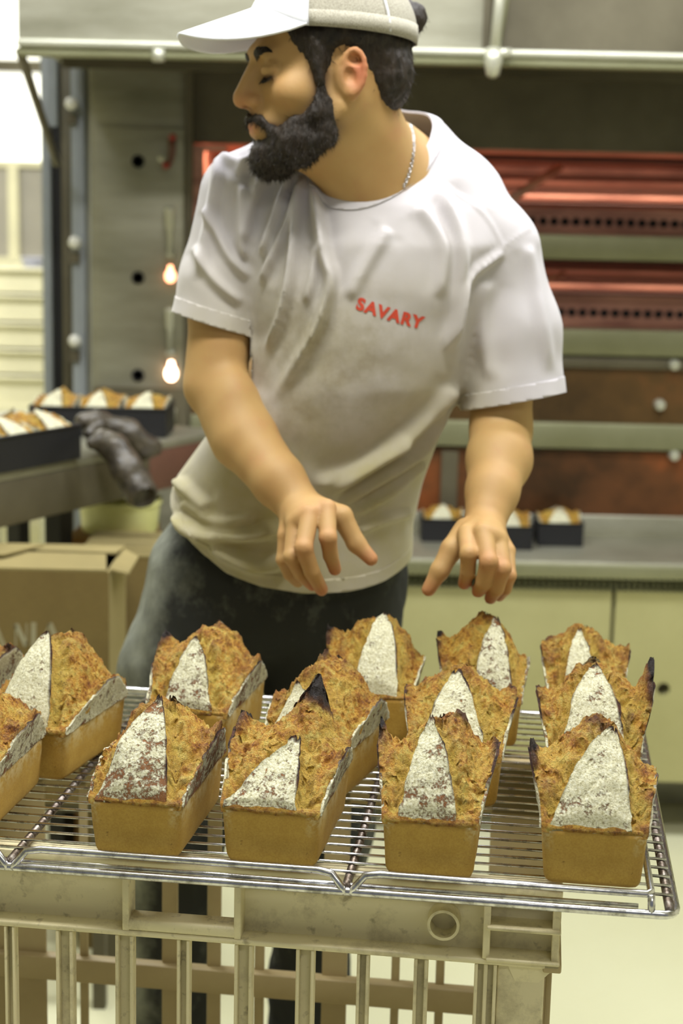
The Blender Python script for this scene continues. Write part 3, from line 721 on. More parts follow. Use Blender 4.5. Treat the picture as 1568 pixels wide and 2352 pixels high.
loaf('left loaf with a high round golden top and broad white side flap', (140, 1799), 0.30, 0.165, 0.084, (-0.15, 0.50), (-0.92, 0.58), (0.028, 0.036), (0.5, 0.62), ((-0.1, 0.75, 0.006, 0.2),), 6, 1.06, 0.12)
loaf('loaf mostly outside the picture, farther of the two at the left edge', (-95, 1742), 0.30, 0.160, 0.066, (0.0, 0.45), (-0.7, 0.6), (0.040, 0.050), (0.5, 0.6), (), 7, 1.0, 0.3)
loaf('loaf with a pale round flour lobe, behind the leftmost loaf of the front row', (512, 1752), 0.22, 0.170, 0.074, (-0.10, 0.36), (-0.62, 0.60), (0.050, 0.038), (0.55, 0.5), ((-0.95, 0.62, 0.012, 0.14), (0.1, 0.7, 0.008, 0.3)), 8, 1.04, 0.4)
loaf('askew loaf with a smooth white side flap, behind the burnt peak', (776, 1849), 0.37, 0.150, 0.074, (-0.35, 0.30), (-0.85, 0.45), (0.030, 0.036), (0.5, 0.6), ((-0.2, 0.68, 0.014, 0.2),), 9, 1.04, 0.15)
loaf('loaf with a bright flour triangle, just behind the third loaf of the front row', (1137, 1860), 0.129, 0.158, 0.068, (-0.10, 0.46), (-0.72, 0.66), (0.046, 0.044), (0.6, 0.5), ((-0.7, 0.75, 0.010, 0.14), (0.9, 0.7, 0.008, 0.15)), 10, 1.06, 0.25)
loaf('dark-eared loaf with charred tips, just behind the rightmost loaf of the front row', (1452, 1868), 0.129, 0.160, 0.076, (0.00, 0.52), (-0.72, 0.66), (0.052, 0.070), (0.5, 0.42), ((0.0, 0.92, 0.030, 0.26), (1.0, 0.40, 0.024, 0.13), (0.62, 0.20, 0.010, 0.16), (0.25, 0.55, 0.008, 0.12)), 11, 1.04, 0.35)
loaf('loaf at the back of the rack with a tall white flour tongue', (932, 1712), 0.13, 0.158, 0.078, (0.10, 0.55), (-0.38, 0.66), (0.050, 0.028), (0.5, 0.5), ((-1.0, 0.52, 0.016, 0.14),), 12, 1.05, 0.05)
loaf('middle loaf of the three at the back, with a flour-speckled brown tongue', (1184, 1720), 0.10, 0.156, 0.080, (0.22, 0.50), (-0.25, 0.78), (0.050, 0.032), (0.5, 0.5), ((-0.98, 0.55, 0.014, 0.14), (-0.1, 0.72, 0.008, 0.15)), 13, 0.98, 0.5)
loaf('rightmost loaf at the back, with a square-shouldered golden top', (1414, 1716), 0.129, 0.148, 0.066, (-0.15, 0.46), (-0.60, 0.30), (0.042, 0.042), (0.55, 0.55), ((-0.8, 0.7, 0.010, 0.2), (0.8, 0.7, 0.006, 0.2)), 14, 0.94, 0.1)

# ================================================================== wire rack
YAW = math.atan(466/math.sqrt(F*F+657*657)*0.98)
RZ = 0.8705
RO3 = Pz(1555, 2094, RZ-0.006)
ru = np.array([math.cos(YAW), -math.sin(YAW), 0]); rv = np.array([math.sin(YAW), math.cos(YAW), 0])
def uv(px, py, z=RZ):
    d = Pz(px, py, z)-RO3; return d@ru, d@rv
def W(u, v, z): return (RO3[0]+ru[0]*u+rv[0]*v, RO3[1]+ru[1]*u+rv[1]*v, z)
rack = empty('wire_rack', (RO3[0], RO3[1], RZ-0.012)); tag(rack, 'long chrome wire cooling rack carrying the loaves, resting on the cream crate', 'rack')
def rpart(name, mb, m, **k):
    o = mb.build(name, m, rack, **k); o.matrix_parent_inverse = Matrix.Translation(-Vector(rack.location)); return o
uL = uv(15, 1989, RZ-0.006)[0]; uM = uv(793, 2056, RZ-0.006)[0]
seg = uM-uL; uEnd = uL-seg*0.62
vB = uv(400, 1583, RZ-0.006)[1]
zr = RZ-0.006
# frame
def arc_rect(u0, v0, u1, v1, r, z):
    pts = []
    for (cu, cv, a0) in ((u1-r, v0+r, -90), (u1-r, v1-r, 0), (u0+r, v1-r, 90), (u0+r, v0+r, 180)):
        for k in range(5):
            a = rad(a0+k*22.5); pts.append(W(cu+r*math.cos(a), cv+r*math.sin(a), z))
    return pts
rpart('frame', MB().tube(arc_rect(uEnd, 0, 0, vB, 0.016, zr-0.0045), 0.0042, 10, closed=True), M['chrome'], smooth=True)
rpart('front_rod', MB().tube([W(uEnd+0.01, 0.008, zr-0.001), W(-0.035, 0.008, zr-0.001)], 0.0026, 8), M['chrome'], smooth=True)
v = 0.026; k = 0
wire0 = None
while v < vB-0.012:
    rpart('cross_wire', MB().tube([W(uEnd+0.004, v, RZ-0.0016), W(-0.002, v, RZ-0.0016)], 0.0016, 6), M['chrome'], smooth=True)
    v += 0.0215
for u in (-0.0045, -0.020 if False else None, uM, uL):
    if u is None: continue
    rpart('bearer_rod', MB().tube([W(u-0.002, 0.004, RZ-0.0072), W(u-0.002, vB-0.004, RZ-0.0072)], 0.0044, 10), M['burnt'], smooth=True)
# raised guard rail along the front, one loop per bay, then back along the right side
def guard(u0, u1, right=False):
    zt_ = zr+0.014
    p = [W(u0+0.002, -0.001, zr-0.006), W(u0+0.006, 0.0, zr+0.000), W(u0+0.016, 0.002, zt_-0.002), W(u0+0.03, 0.003, zt_)]
    if not right: p += [W(u1-0.03, 0.003, zt_), W(u1-0.016, 0.002, zt_-0.002), W(u1-0.006, 0.0, zr), W(u1-0.002, -0.001, zr-0.006)]
    else: p += [W(u1-0.004, 0.003, zt_), W(u1, 0.007, zt_), W(u1, 0.14, zt_), W(u1, 0.155, zt_-0.004), W(u1, 0.165, zr-0.004)]
    rpart('guard_rail', MB().tube(p, 0.0036, 10), M['chrome'], smooth=True)
ug = uv(1497, 2064, zr+0.014)[0]
guard(uM, ug, True); guard(uL, uM); guard(uEnd, uL)
rpart('guard_post', MB().tube([W(ug, 0.002, zr+0.014), W(ug+0.001, 0.0, zr-0.006)], 0.0036, 10), M['chrome'], smooth=True)

# ================================================================== cream crate under the rack
CZ = RZ-0.0150
vC = uv(800, 2012, CZ)[1]
uCR = None
crate = empty('plastic_crate', W(uM, vC+0.2, 0)); tag(crate, 'tall cream slatted plastic crate with grimy ribs under the bread rack', 'crate')
crate.rotation_euler = (0, 0, -YAW); co = np.array(crate.location)
def cuz(px, py, v0):
    """photo pixel -> (u, z) on the vertical plane v=v0 of the rack frame"""
    d = ray(px, py); o = W(0, v0, 0); nrm = rv; t = ((np.array(o)-CAM)@nrm)/(d@nrm); q = CAM+d*t
    return (q-RO3)@ru, q[2]
def cbox(mb, u0, u1, v0, v1, z0, z1):
    return mb.box(u0-uM, u1-uM, v0-vC-0.2, v1-vC-0.2, z0, z1)
uCR = cuz(1288, 2150, vC)[0]; uCL = uCR-0.76
DEP = 0.40
zF = cuz(800, 2178, vC)[1]      # underside of the top band
zl0, zl1 = zF-0.006, zF+0.0
def face(v0, v1, ribs, front):
    s = 1
    # top band plate
    ua, ub = cuz(288, 2080, vC)[0], cuz(545, 2080, vC)[0]
    zo1, zo0 = cuz(420, 2034, vC)[1], zF+0.012
    vb0, vb1 = (v0+0.022, v0+0.026) if front else (v1-0.026, v1-0.022)
    cbox(m0 := MB(), uCL, ua-0.003, vb0, vb1, zl1, CZ-0.008); cbox(m0, ub+0.003, uCR, vb0, vb1, zl1, CZ-0.008); cbox(m0, ua-0.003, ub+0.003, vb0, vb1, zo1, CZ-0.008)
    m0.build('top_band', M['crate'] if front else M['crate_back'], crate)
    mm = M['crate'] if front else M['crate_back']
    cbox(MB(), uCL, uCR, v0, v1, CZ-0.012, CZ).build('top_rim', mm, crate, bevel=0.003)
    cbox(MB(), uCL, uCR, v0, v1, zl0, zl1).build('flange', mm, crate, bevel=0.0015)
    cbox(MB(), ua, ub, v0, vb1, zl1, zo0).build('handle_ledge', mm, crate, bevel=0.003)
    for u in (ua, ub, cuz(1119, 2100, vC)[0], uCL+0.02, uCR-0.005):
        cbox(MB(), u-0.0035, u+0.0035, v0, vb1, zl1, CZ-0.012).build('band_web', mm, crate, bevel=0.001)
    for (xa, xb) in ribs:
        a, b = (cuz(xa, 2250, vC)[0], cuz(xb, 2250, vC)[0])
        h = min(0.0035, (b-a)/4)
        g = MB(); cbox(g, a, b, v0+0.010, v0+0.014, 0.02, zl0); cbox(g, a, a+h, v0+0.0, v0+0.010, 0.02, zl0); cbox(g, b-h, b, v0+0.0, v0+0.010, 0.02, zl0)
        if b-a > 0.02: cbox(g, (a+b)/2-0.002, (a+b)/2+0.002, v0+0.001, v0+0.010, 0.02, zl0)
        g.build('rib', mm, crate, bevel=0.0012)
    for zz in (CZ-0.262, CZ-0.54):
        cbox(MB(), uCL, uCR, v0+0.008, v0+0.020, zz-0.018, zz+0.006).build('cross_rail', mm, crate, bevel=0.002)
    cbox(MB(), uCL, uCR, v0, v1, 0, 0.03).build('bottom_rail', mm, crate, bevel=0.002)
fr = [(-210, -190), (-130, -95), (-18, -8) if False else (-60, -40), (10, 34), (128, 167), (264, 305), (405, 434), (537, 578), (678, 720), (818, 846), (949, 981), (1088, 1140)]
face(vC, vC+0.03, fr, True)
cbox(MB(), cuz(1140, 2250, vC)[0], cuz(1250, 2250, vC)[0], vC+0.006, vC+0.012, 0.03, zl0).build('corner_plate', M['crate'], crate, bevel=0.002)
# back face seen from inside; its ribs sit where the photo shows them at that depth
vK = vC+DEP
def face_back():
    mm = M['crate_back']
    cbox(MB(), uCL, uCR, vK-0.03, vK, CZ-0.012, CZ).build('top_rim', mm, crate, bevel=0.003)
    zz1 = cuz(500, 2030, vK)[1]
    for (xa, xb) in ((-400, -260), (-180, -60), (-10, 110), (188, 206), (376, 411), (479, 510), (588, 610), (743, 800), (902, 921), (1004, 1024), (1116, 1250)):
        a, b = cuz(xa, 2150, vK)[0], cuz(xb, 2150, vK)[0]
        cbox(MB(), a, b, vK-0.010, vK-0.004, 0.02, CZ-0.012).build('rib', mm, crate, bevel=0.001)
    for (py, h) in ((2215, 0.03),):
        z_ = cuz(500, py, vK)[1]
        cbox(MB(), uCL, uCR, vK-0.022, vK-0.004, z_-h, z_+0.002).build('cross_rail', mm, crate, bevel=0.002)
        cbox(MB(), uCL, uCR, vK-0.022, vK-0.004, z_-h-0.30, z_-0.30).build('cross_rail', mm, crate, bevel=0.002)
    cbox(MB(), uCL, uCR, vK-0.03, vK, 0, 0.03).build('bottom_rail', mm, crate, bevel=0.002)
    cbox(MB(), uCL, uCR, vK-0.010, vK-0.004, CZ-0.075, CZ-0.012).build('top_band', mm, crate)
face_back()
for ue in (uCL, uCR-0.012):
    cbox(MB(), ue, ue+0.006, vC+0.03, vK-0.03, CZ-0.075, CZ-0.004).build('side_band', M['crate_back'], crate)
    cbox(MB(), ue-0.004, ue+0.014, vC+0.0, vK, zl0-0.004, zl1).build('side_flange', M['crate_back'], crate, bevel=0.002)
    for j in range(5):
        v_ = vC+0.03+j*(DEP-0.09)/4
        cbox(MB(), ue, ue+0.006, v_, v_+0.03, 0.02, zl0).build('side_rib', M['crate_back'], crate, bevel=0.001)
    cbox(MB(), ue, ue+0.008, vC+0.03, vK-0.03, 0.0, 0.03).build('bottom_rail', M['crate_back'], crate)
cbox(MB(), uCL, uCR, vC, vK, 0.004, 0.010).build('base_plate', M['crate_back'], crate)
# round socket ring on the band
uc, zc_ = cuz(1018, 2124, vC+0.004)
pr = [(0.0130, 0.0), (0.0158, 0.0), (0.0162, 0.022), (0.0128, 0.022), (0.0130, 0.0)]
o = MB().lathe(pr, n=32).build('socket_ring', M['crate'], crate, smooth=False)
o.matrix_local = Matrix.Translation((uc-uM, -0.2+0.002, zc_)) @ Matrix.Rotation(rad(-90), 4, 'X')
# curved gusset and lip at the right corner
uw = cuz(1119, 2100, vC)[0]
g = MB()
pts = [(uw, 0.0), (uw+0.05, -0.003), (uCR-0.004, 0.002), (uCR, 0.008)]
for zz in (zl1+0.003, CZ-0.040):
    cbox(MB(), uw, uCR, vC-0.004, vC+0.026, zz-0.004, zz).build('corner_shelf', M['crate'], crate, bevel=0.0015)
g.add([(uCR-uM-0.05, -0.2+0.004, zl0), (uCR-uM-0.004, -0.2+0.004, zl0), (uCR-uM-0.035, -0.2+0.008, zl0-0.035), (uCR-uM-0.05, -0.18, zl0), (uCR-uM-0.004, -0.18, zl0), (uCR-uM-0.035, -0.18, zl0-0.035)],
      [(0, 1, 2), (5, 4, 3), (0, 3, 4, 1), (1, 4, 5, 2), (2, 5, 3, 0)])
g.build('gusset', M['crate'], crate)

# ================================================================== left side: bench, tins, gloves, tub, carton
BZ = 1.012
A_ = Pz(450, 1000, BZ); B_ = Pz(0, 1086, BZ); dd = (B_-A_)/np.linalg.norm(B_-A_)
bang = math.atan2(dd[1], dd[0])          # bench axis: local +x runs along its front edge towards the camera
bo = A_-dd*0.12
bench = empty('work_bench', (bo[0], bo[1], 0), bang); tag(bench, 'dark steel-edged work bench at the left carrying black bread tins', 'bench')
blen, bdep = 1.75, -0.62
MB().box(0, blen, bdep, 0.0, BZ-0.018, BZ).build('bench_top', M['steel'], bench, bevel=0.003)
MB().box(0.30, blen, -0.03, 0.001, BZ-0.105, BZ-0.018).build('front_apron', M['steel_dark'], bench, bevel=0.003)
MB().box(0, 0.298, -0.03, 0.001, BZ-0.105, BZ-0.018).build('end_apron', M['bench_red'], bench, bevel=0.003)  # reflected oven glow put into this end's reddish colour
MB().box(0, 0.02, bdep, -0.03, BZ-0.105, BZ-0.018).build('side_apron', M['steel_dark'], bench)
for (x, y) in ((0.49, -0.095), (blen-0.06, -0.06), (0.06, bdep+0.06), (blen-0.06, bdep+0.06)):
    MB().box(x-0.02, x+0.02, y-0.02, y+0.02, 0, BZ-0.018).build('leg', M['black'], bench)

def tin(label, loc, rz, wd, dp, ht, loaves, seed0, group):
    t = empty('bread_tin', loc, rz); tag(t, label, 'tin', group)
    g = MB(); th = 0.0025; g.box(-wd/2, wd/2, 0, dp, 0, th)
    g.box(-wd/2, wd/2, 0, th, th, ht); g.box(-wd/2, wd/2, dp-th, dp, th, ht); g.box(-wd/2, -wd/2+th, th, dp-th, th, ht); g.box(wd/2-th, wd/2, th, dp-th, th, ht)
    g.build('tin_body', M['tin'], t)
    r = MB(); e = 0.004
    r.tube([(-wd/2, 0, ht), (wd/2, 0, ht), (wd/2, dp, ht), (-wd/2, dp, ht)], e*0.8, 8, closed=True); r.build('rolled_rim', M['tin'], t, smooth=True)
    for i, lb in enumerate(loaves):
        n = len(loaves); cx = -wd/2+wd*(i+0.5)/n; ca, sa = math.cos(rz), math.sin(rz)
        w_ = (wd/n-0.008)/0.103
        lx, ly = loc[0]+ca*cx-sa*0.008, loc[1]+sa*cx+ca*0.008
        l = loaf(lb, None, 0, dp-0.016, 0.030, (0.1*(-1)**i, 0.48), (-0.7, 0.5), (0.020, 0.024), (0.5, 0.55), (), seed0+i, w_, 0.15, tin=True, res=0.35, group='loaves still in black tins', parent_loc=((lx, ly, loc[2]+0.003), rz), hrim=ht-0.008)
        hh = ht-0.010; ww = 0.044*w_
        MB().box(-ww, ww, 0.003, dp-0.019, 0, hh).build('crust_base', M['base'], l, bevel=0.004)
r1 = Pz(186, 1052, BZ+0.001); px1 = bang  # near tin, its front parallel to the bench edge
wd1 = 0.34; c1 = r1+dd*(wd1/2)
tin('black bread tin on the near part of the bench, its loaves powdered white', (c1[0], c1[1], BZ+0.001), bang+math.pi, wd1, 0.17, 0.066,
    ['white-dusted loaf in the near black tin, right end by the gloves', 'loaf in the near black tin, middle of the tin', 'loaf in the near black tin, far left end'], 31, 'black tins on the bench')
r2 = Pz(381, 1006, BZ+0.001)
tin('black bread tin at the far end of the bench beside the oven levers', (r2[0]-0.15, r2[1], BZ+0.001), 0.0, 0.30, 0.17, 0.062,
    ['golden loaf in the far bench tin, left end', 'golden loaf in the far bench tin, middle', 'golden loaf in the far bench tin, right end'], 41, 'black tins on the bench')
for (px, py, wd, lab, ll, sd) in ((1064, 1246, 0.105, 'black bread tin on the oven counter between shirt and wrist', ['loaf in the counter tin between shirt and wrist'], 51),
                                 (1222, 1264, 0.105, 'black bread tin on the counter right beside the wrist', ['loaf in the counter tin right beside the wrist'], 61),
                                 (1338, 1256, 0.112, 'rightmost black bread tin on the oven counter', ['flour-flecked loaf in the rightmost counter tin'], 71)):
    q = Pz(px, py, CT+0.001)
    tin(lab, (q[0]-wd/2, q[1], CT+0.001), 0.0, wd, min(0.17, 3.925-q[1]), 0.056, ll, sd, 'black tins on the oven counter')
# a lens of three small boxes: cardboard carton on a low steel stand
KY = 2.75
kx1 = P(250, 1400, KY)[0]; kz1 = P(150, 1312, KY)[2]; kx0 = kx1-0.46; kz0 = kz1-0.44; kd = 0.22
st = empty('carton_stand', ((kx0+kx1)/2, KY+kd/2, 0)); tag(st, 'low steel stand under the cardboard carton', 'stand')
sw = (kx1-kx0)/2-0.01
MB().box(-sw, sw, -kd/2+0.01, kd/2-0.01, kz0-0.02, kz0-0.001).build('stand_top', M['steel_dark'], st)
for sx in (-1, 1):
    for sy in (-1, 1): MB().box(sx*(sw-0.015)-0.012, sx*(sw-0.015)+0.012, sy*(kd/2-0.03)-0.012, sy*(kd/2-0.03)+0.012, 0, kz0-0.02).build('leg', M['steel_dark'], st)
cb = empty('cardboard_box', ((kx0+kx1)/2, KY, kz0)); tag(cb, 'brown cardboard box with faded white letters, open flaps on top', 'box')
hw = (kx1-kx0)/2; hh = kz1-kz0
MB().box(-hw, hw, 0, 0.005, 0, hh).build('front_wall', M['card'], cb); MB().box(hw-0.005, hw, 0.005, kd, 0, hh).build('side_wall', M['card_light'], cb)
MB().box(-hw, -hw+0.005, 0.005, kd, 0, hh).build('side_wall', M['card'], cb); MB().box(-hw+0.005, hw-0.005, kd-0.005, kd, 0, hh).build('rear_wall', M['card'], cb)
MB().box(-hw, hw, 0.005, kd, 0, 0.005).build('box_floor', M['card'], cb)
def flap(name, pts, m=M['card_light']):
    V = [tuple(p) for p in pts]+[(p[0], p[1], p[2]-0.004) for p in pts]
    o = obj(name, V, [(0, 1, 2, 3), (7, 6, 5, 4), (0, 4, 5, 1), (1, 5, 6, 2), (2, 6, 7, 3), (3, 7, 4, 0)], m, cb)
flap('flap', [(-hw, 0.0, hh+0.004), (hw-0.004, 0.0, hh+0.004), (hw-0.02, 0.10, hh+0.012), (-hw, 0.10, hh+0.014)])
flap('flap', [(-hw, kd, hh+0.004), (-hw, kd-0.105, hh+0.016), (hw-0.004, kd-0.105, hh+0.012), (hw, kd, hh+0.004)])
flap('flap', [(hw, 0.02, hh+0.002), (hw+0.03, 0.04, hh-0.010), (hw+0.03, kd-0.04, hh-0.008), (hw, kd-0.02, hh+0.002)])
flap('flap', [(-hw+0.02, 0.05, hh+0.020), (hw-0.20, 0.05, hh+0.018), (hw-0.14, 0.13, hh+0.022), (-hw+0.02, 0.13, hh+0.024)])
c2x0, c2x1, c2z = -0.52, P(345, 1400, 3.02)[0], P(300, 1280, 3.02)[2]
c2 = empty('cardboard_box', ((c2x0+c2x1)/2, 3.02, 0)); tag(c2, 'plain tan cardboard box standing behind the lettered box, beside the baker', 'box')
h2 = (c2x1-c2x0)/2
for (a, b, c, d) in ((-h2, h2, 0, 0.005), (-h2, h2, 0.235, 0.24), (-h2, -h2+0.005, 0.005, 0.235), (h2-0.005, h2, 0.005, 0.235)):
    MB().box(a, b, c, d, 0, c2z).build('side_wall', M['card'], c2)
MB().box(-h2, h2, -0.001, 0.118, c2z, c2z+0.004).build('flap', M['card_light'], c2); MB().box(-h2, h2, 0.122, 0.241, c2z, c2z+0.004).build('flap', M['card_light'], c2)
# faded letters A N I A, thick and hairline strokes
def stroke(mb, a, b, wpx):
    a, b = np.array(a, float), np.array(b, float); d = (b-a)/np.linalg.norm(b-a); n = np.array([-d[1], d[0]])*wpx/2
    q = [P(*(a+n), KY-0.0006), P(*(b+n), KY-0.0006), P(*(b-n), KY-0.0006), P(*(a-n), KY-0.0006)]
    V = [tuple(v) for v in q]+[(v[0], v[1]+0.0005, v[2]) for v in q]
    mb.add(V, [(0, 3, 2, 1), (4, 5, 6, 7), (0, 1, 5, 4), (1, 2, 6, 5), (2, 3, 7, 6), (3, 0, 4, 7)])
LT = [[((-38, 1484), (-14, 1432), 3), ((-14, 1430), (9, 1486), 11), ((-30, 1466), (0, 1466), 2)], [((36, 1484), (36, 1432), 3), ((37, 1434), (60, 1484), 11), ((61, 1484), (61, 1432), 3)],
      [((77, 1430), (77, 1485), 12)], [((92, 1484), (114, 1432), 3), ((114, 1432), (136, 1484), 12), ((98, 1466), (126, 1466), 2)]]
for L_ in LT:
    mb = MB()
    for s_ in L_: stroke(mb, *s_)
    o = mb.build('letter', M['print'], cb); o.matrix_parent_inverse = Matrix.Translation(-Vector(cb.location))
# stool with board, tub on it
ty = 3.40; tcx = P(275, 1180, ty)[0]; tzb = P(250, 1234, ty-0.085)[2]
sl_ = empty('wooden_stool', (tcx-0.01, ty, 0)); tag(sl_, 'wooden-topped stool behind the cardboard box, holding the yellow tub', 'stool')
MB().box(-0.09, 0.085, -0.10, 0.12, tzb-0.034, tzb-0.001).build('board', M['wood'], sl_, bevel=0.004)
for sx in (-1, 1):
    for sy in (-1, 1): MB().box(sx*0.07-0.012, sx*0.07+0.012, sy*0.08-0.012, sy*0.08+0.012, 0, tzb-0.034).build('leg', M['wood'], sl_)
tb = empty('plastic_tub', (tcx, ty, tzb)); tag(tb, 'pale yellow plastic tub on the wooden stool below the gloves', 'tub')
MB().lathe([(0, 0), (0.080, 0), (0.083, 0.004), (0.089, 0.062), (0.093, 0.062), (0.093, 0.072), (0.086, 0.072), (0.080, 0.006), (0, 0.006)], n=40).build('tub_body', M['plastic_y'], tb, smooth=False)
tb.children[0].data.polygons.foreach_set('use_smooth', [True]*len(tb.children[0].data.polygons)); bv = tb.children[0].modifiers.new('e', 'EDGE_SPLIT'); bv.split_angle = rad(35)

# ================================================================== the baker
# Implicit surface on a grid: blended round cones and ellipsoids, then one continuous mesh
class Field:
    def __init__(s, lo, hi, h):
        s.lo = np.array(lo, float); s.h = h; s.n = np.ceil((np.array(hi)-s.lo)/h).astype(int)+1
        s.D = np.full(s.n, 0.06, np.float32)
    def sub(s, lo, hi, pad):
        a = np.clip(np.floor((np.array(lo)-pad-s.lo)/s.h).astype(int), 0, s.n-1); b = np.clip(np.ceil((np.array(hi)+pad-s.lo)/s.h).astype(int)+1, 1, s.n)
        sl = tuple(slice(i, j) for i, j in zip(a, b))
        g = np.meshgrid(*[(s.lo[k]+s.h*np.arange(a[k], b[k])).astype(np.float32) for k in range(3)], indexing='ij', sparse=True)
        return sl, g
    def blend(s, sl, d, k, op='u'):
        A = s.D[sl]
        if op == 'u':
            if k > 0:
                t = np.clip(0.5+0.5*(A-d)/k, 0, 1); s.D[sl] = A*(1-t)+d*t-k*t*(1-t)
            else: s.D[sl] = np.minimum(A, d)
        else:   # smooth carve
            t = np.clip(0.5-0.5*(A+d)/k, 0, 1); s.D[sl] = A*(1-t)-d*t+k*t*(1-t)
    def cap(s, a, b, ra, rb, k=0.01, op='u'):
        a = np.array(a, float); b = np.array(b, float); R = max(ra, rb)
        sl, g = s.sub(np.minimum(a, b)-R, np.maximum(a, b)+R, k+0.012)
        ab = b-a; L2 = ab@ab+1e-12
        x, y, z = g[0]-a[0], g[1]-a[1], g[2]-a[2]
        t = np.clip((x*ab[0]+y*ab[1]+z*ab[2])/L2, 0, 1)
        d = np.sqrt((x-ab[0]*t)**2+(y-ab[1]*t)**2+(z-ab[2]*t)**2)-(ra+(rb-ra)*t)
        s.blend(sl, d.astype(np.float32), k, op)
    def chain(s, pts, rr, k=0.005, op='u'):
        for i in range(len(pts)-1): s.cap(pts[i], pts[i+1], rr[i], rr[i+1], k, op)
    def ell(s, c, r, R=None, k=0.01, op='u'):
        c = np.array(c, float); r = np.array(r, float); R = np.eye(3) if R is None else R
        ext = np.sqrt((R**2)@(r**2)); sl, g = s.sub(c-ext, c+ext, k+0.012)
        x, y, z = g[0]-c[0], g[1]-c[1], g[2]-c[2]
        q = [R[0, i]*x+R[1, i]*y+R[2, i]*z for i in range(3)]
        k0 = np.sqrt((q[0]/r[0])**2+(q[1]/r[1])**2+(q[2]/r[2])**2); k1 = np.sqrt((q[0]/r[0]**2)**2+(q[1]/r[1]**2)**2+(q[2]/r[2]**2)**2)+1e-9
        s.blend(sl, (k0*(k0-1)/k1).astype(np.float32), k, op)
    def mesh(s):
        D = s.D; S = D < 0
        c = np.zeros(tuple(s.n-1), np.int8)
        for i in (0, 1):
            for j in (0, 1):
                for k in (0, 1): c += S[i:s.n[0]-1+i, j:s.n[1]-1+j, k:s.n[2]-1+k]
        I = np.argwhere((c > 0) & (c < 8)); N = len(I)
        acc = np.zeros((N, 3)); cnt = np.zeros(N)
        off = np.array([(i, j, k) for i in (0, 1) for j in (0, 1) for k in (0, 1)])
        vals = np.stack([D[I[:, 0]+o[0], I[:, 1]+o[1], I[:, 2]+o[2]] for o in off], 1)
        for a in range(8):
            for b in range(a+1, 8):
                if np.abs(off[a]-off[b]).sum() != 1: continue
                va, vb = vals[:, a], vals[:, b]; m_ = (va < 0) != (vb < 0)
                t = np.where(m_, va/(va-vb+1e-12*(va == vb)), 0)
                acc += np.where(m_[:, None], off[a]+(off[b]-off[a])*t[:, None], 0); cnt += m_
        V = s.lo+s.h*(I+acc/cnt[:, None])
        idm = np.full(tuple(s.n-1), -1, np.int32); idm[I[:, 0], I[:, 1], I[:, 2]] = np.arange(N)
        Q = []
        for ax in range(3):
            o1, o2 = (ax+1) % 3, (ax+2) % 3
            sa = [slice(None)]*3; sb = [slice(None)]*3; sa[ax] = slice(0, -1); sb[ax] = slice(1, None)
            A_, B_ = S[tuple(sa)], S[tuple(sb)]
            E = np.argwhere(A_ != B_)
            ok = (E[:, o1] > 0) & (E[:, o2] > 0) & (E[:, o1] < s.n[o1]-1) & (E[:, o2] < s.n[o2]-1); E = E[ok]
            fl = A_[E[:, 0], E[:, 1], E[:, 2]]
            def cid(d1, d2):
                q = E.copy(); q[:, o1] -= d1; q[:, o2] -= d2; return idm[q[:, 0], q[:, 1], q[:, 2]]
            q = np.stack([cid(1, 1), cid(0, 1), cid(0, 0), cid(1, 0)], 1)
            q = np.where(fl[:, None], q, q[:, ::-1]); Q.append(q)
        Q = np.vstack(Q); Q = Q[(Q >= 0).all(1)]
        return V, Q
def normals(V, Q):
    T = Q if Q.shape[1] == 3 else np.vstack([Q[:, :3], Q[:, [0, 2, 3]]])
    fn = np.cross(V[T[:, 1]]-V[T[:, 0]], V[T[:, 2]]-V[T[:, 0]]); N = np.zeros_like(V)
    for k in range(3):
        for a in range(3): N[:, a] += np.bincount(T[:, k], fn[:, a], len(V))
    return N/(np.linalg.norm(N, axis=1)[:, None]+1e-12)
def smooth_mesh(V, Q, it, lam=0.5):
    e = np.vstack([Q[:, [i, (i+1) % Q.shape[1]]] for i in range(Q.shape[1])]); e = np.vstack([e, e[:, ::-1]])
    deg = np.bincount(e[:, 0], minlength=len(V))[:, None]+1e-9
    for _ in range(it):
        A_ = np.stack([np.bincount(e[:, 0], V[e[:, 1], a], len(V)) for a in range(3)], 1)/deg
        V = V+(A_-V)*lam
    return V
def clip(V, T, g):
    """keep the part of a triangle mesh where g<0, with clean interpolated borders; returns V, T and the source data of new points"""
    ins = g < 0; cntt = ins[T].sum(1)
    keep = T[cntt == 3]; newT = []; pairs = []
    for want in (1, 2):
        TT = T[cntt == want]
        if not len(TT): continue
        m_ = ins[TT] if want == 1 else ~ins[TT]
        r = m_.argmax(1); A_ = TT[np.arange(len(TT)), r]; B_ = TT[np.arange(len(TT)), (r+1) % 3]; C_ = TT[np.arange(len(TT)), (r+2) % 3]
        newT.append((want, A_, B_, C_)); pairs += [np.stack([A_, B_], 1), np.stack([A_, C_], 1)]
    if not pairs: return V, keep, None, None
    pr = np.sort(np.vstack(pairs), 1); key, inv = np.unique(pr, axis=0, return_inverse=True); inv = inv.ravel()
    ga, gb = g[key[:, 0]], g[key[:, 1]]; t = ga/(ga-gb)
    t = np.clip(t, 0, 1); NV = V[key[:, 0]]*(1-t)[:, None]+V[key[:, 1]]*t[:, None]
    base = len(V); out = [keep]; p = 0
    for want, A_, B_, C_ in newT:
        n_ = len(A_); ab = base+inv[p:p+n_]; ac = base+inv[p+n_:p+2*n_]; p += 2*n_
        if want == 1: out.append(np.stack([A_, ab, ac], 1))
        else: out += [np.stack([ab, B_, C_], 1), np.stack([ab, C_, ac], 1)]
    return np.vstack([V, NV]), np.vstack(out), key, t
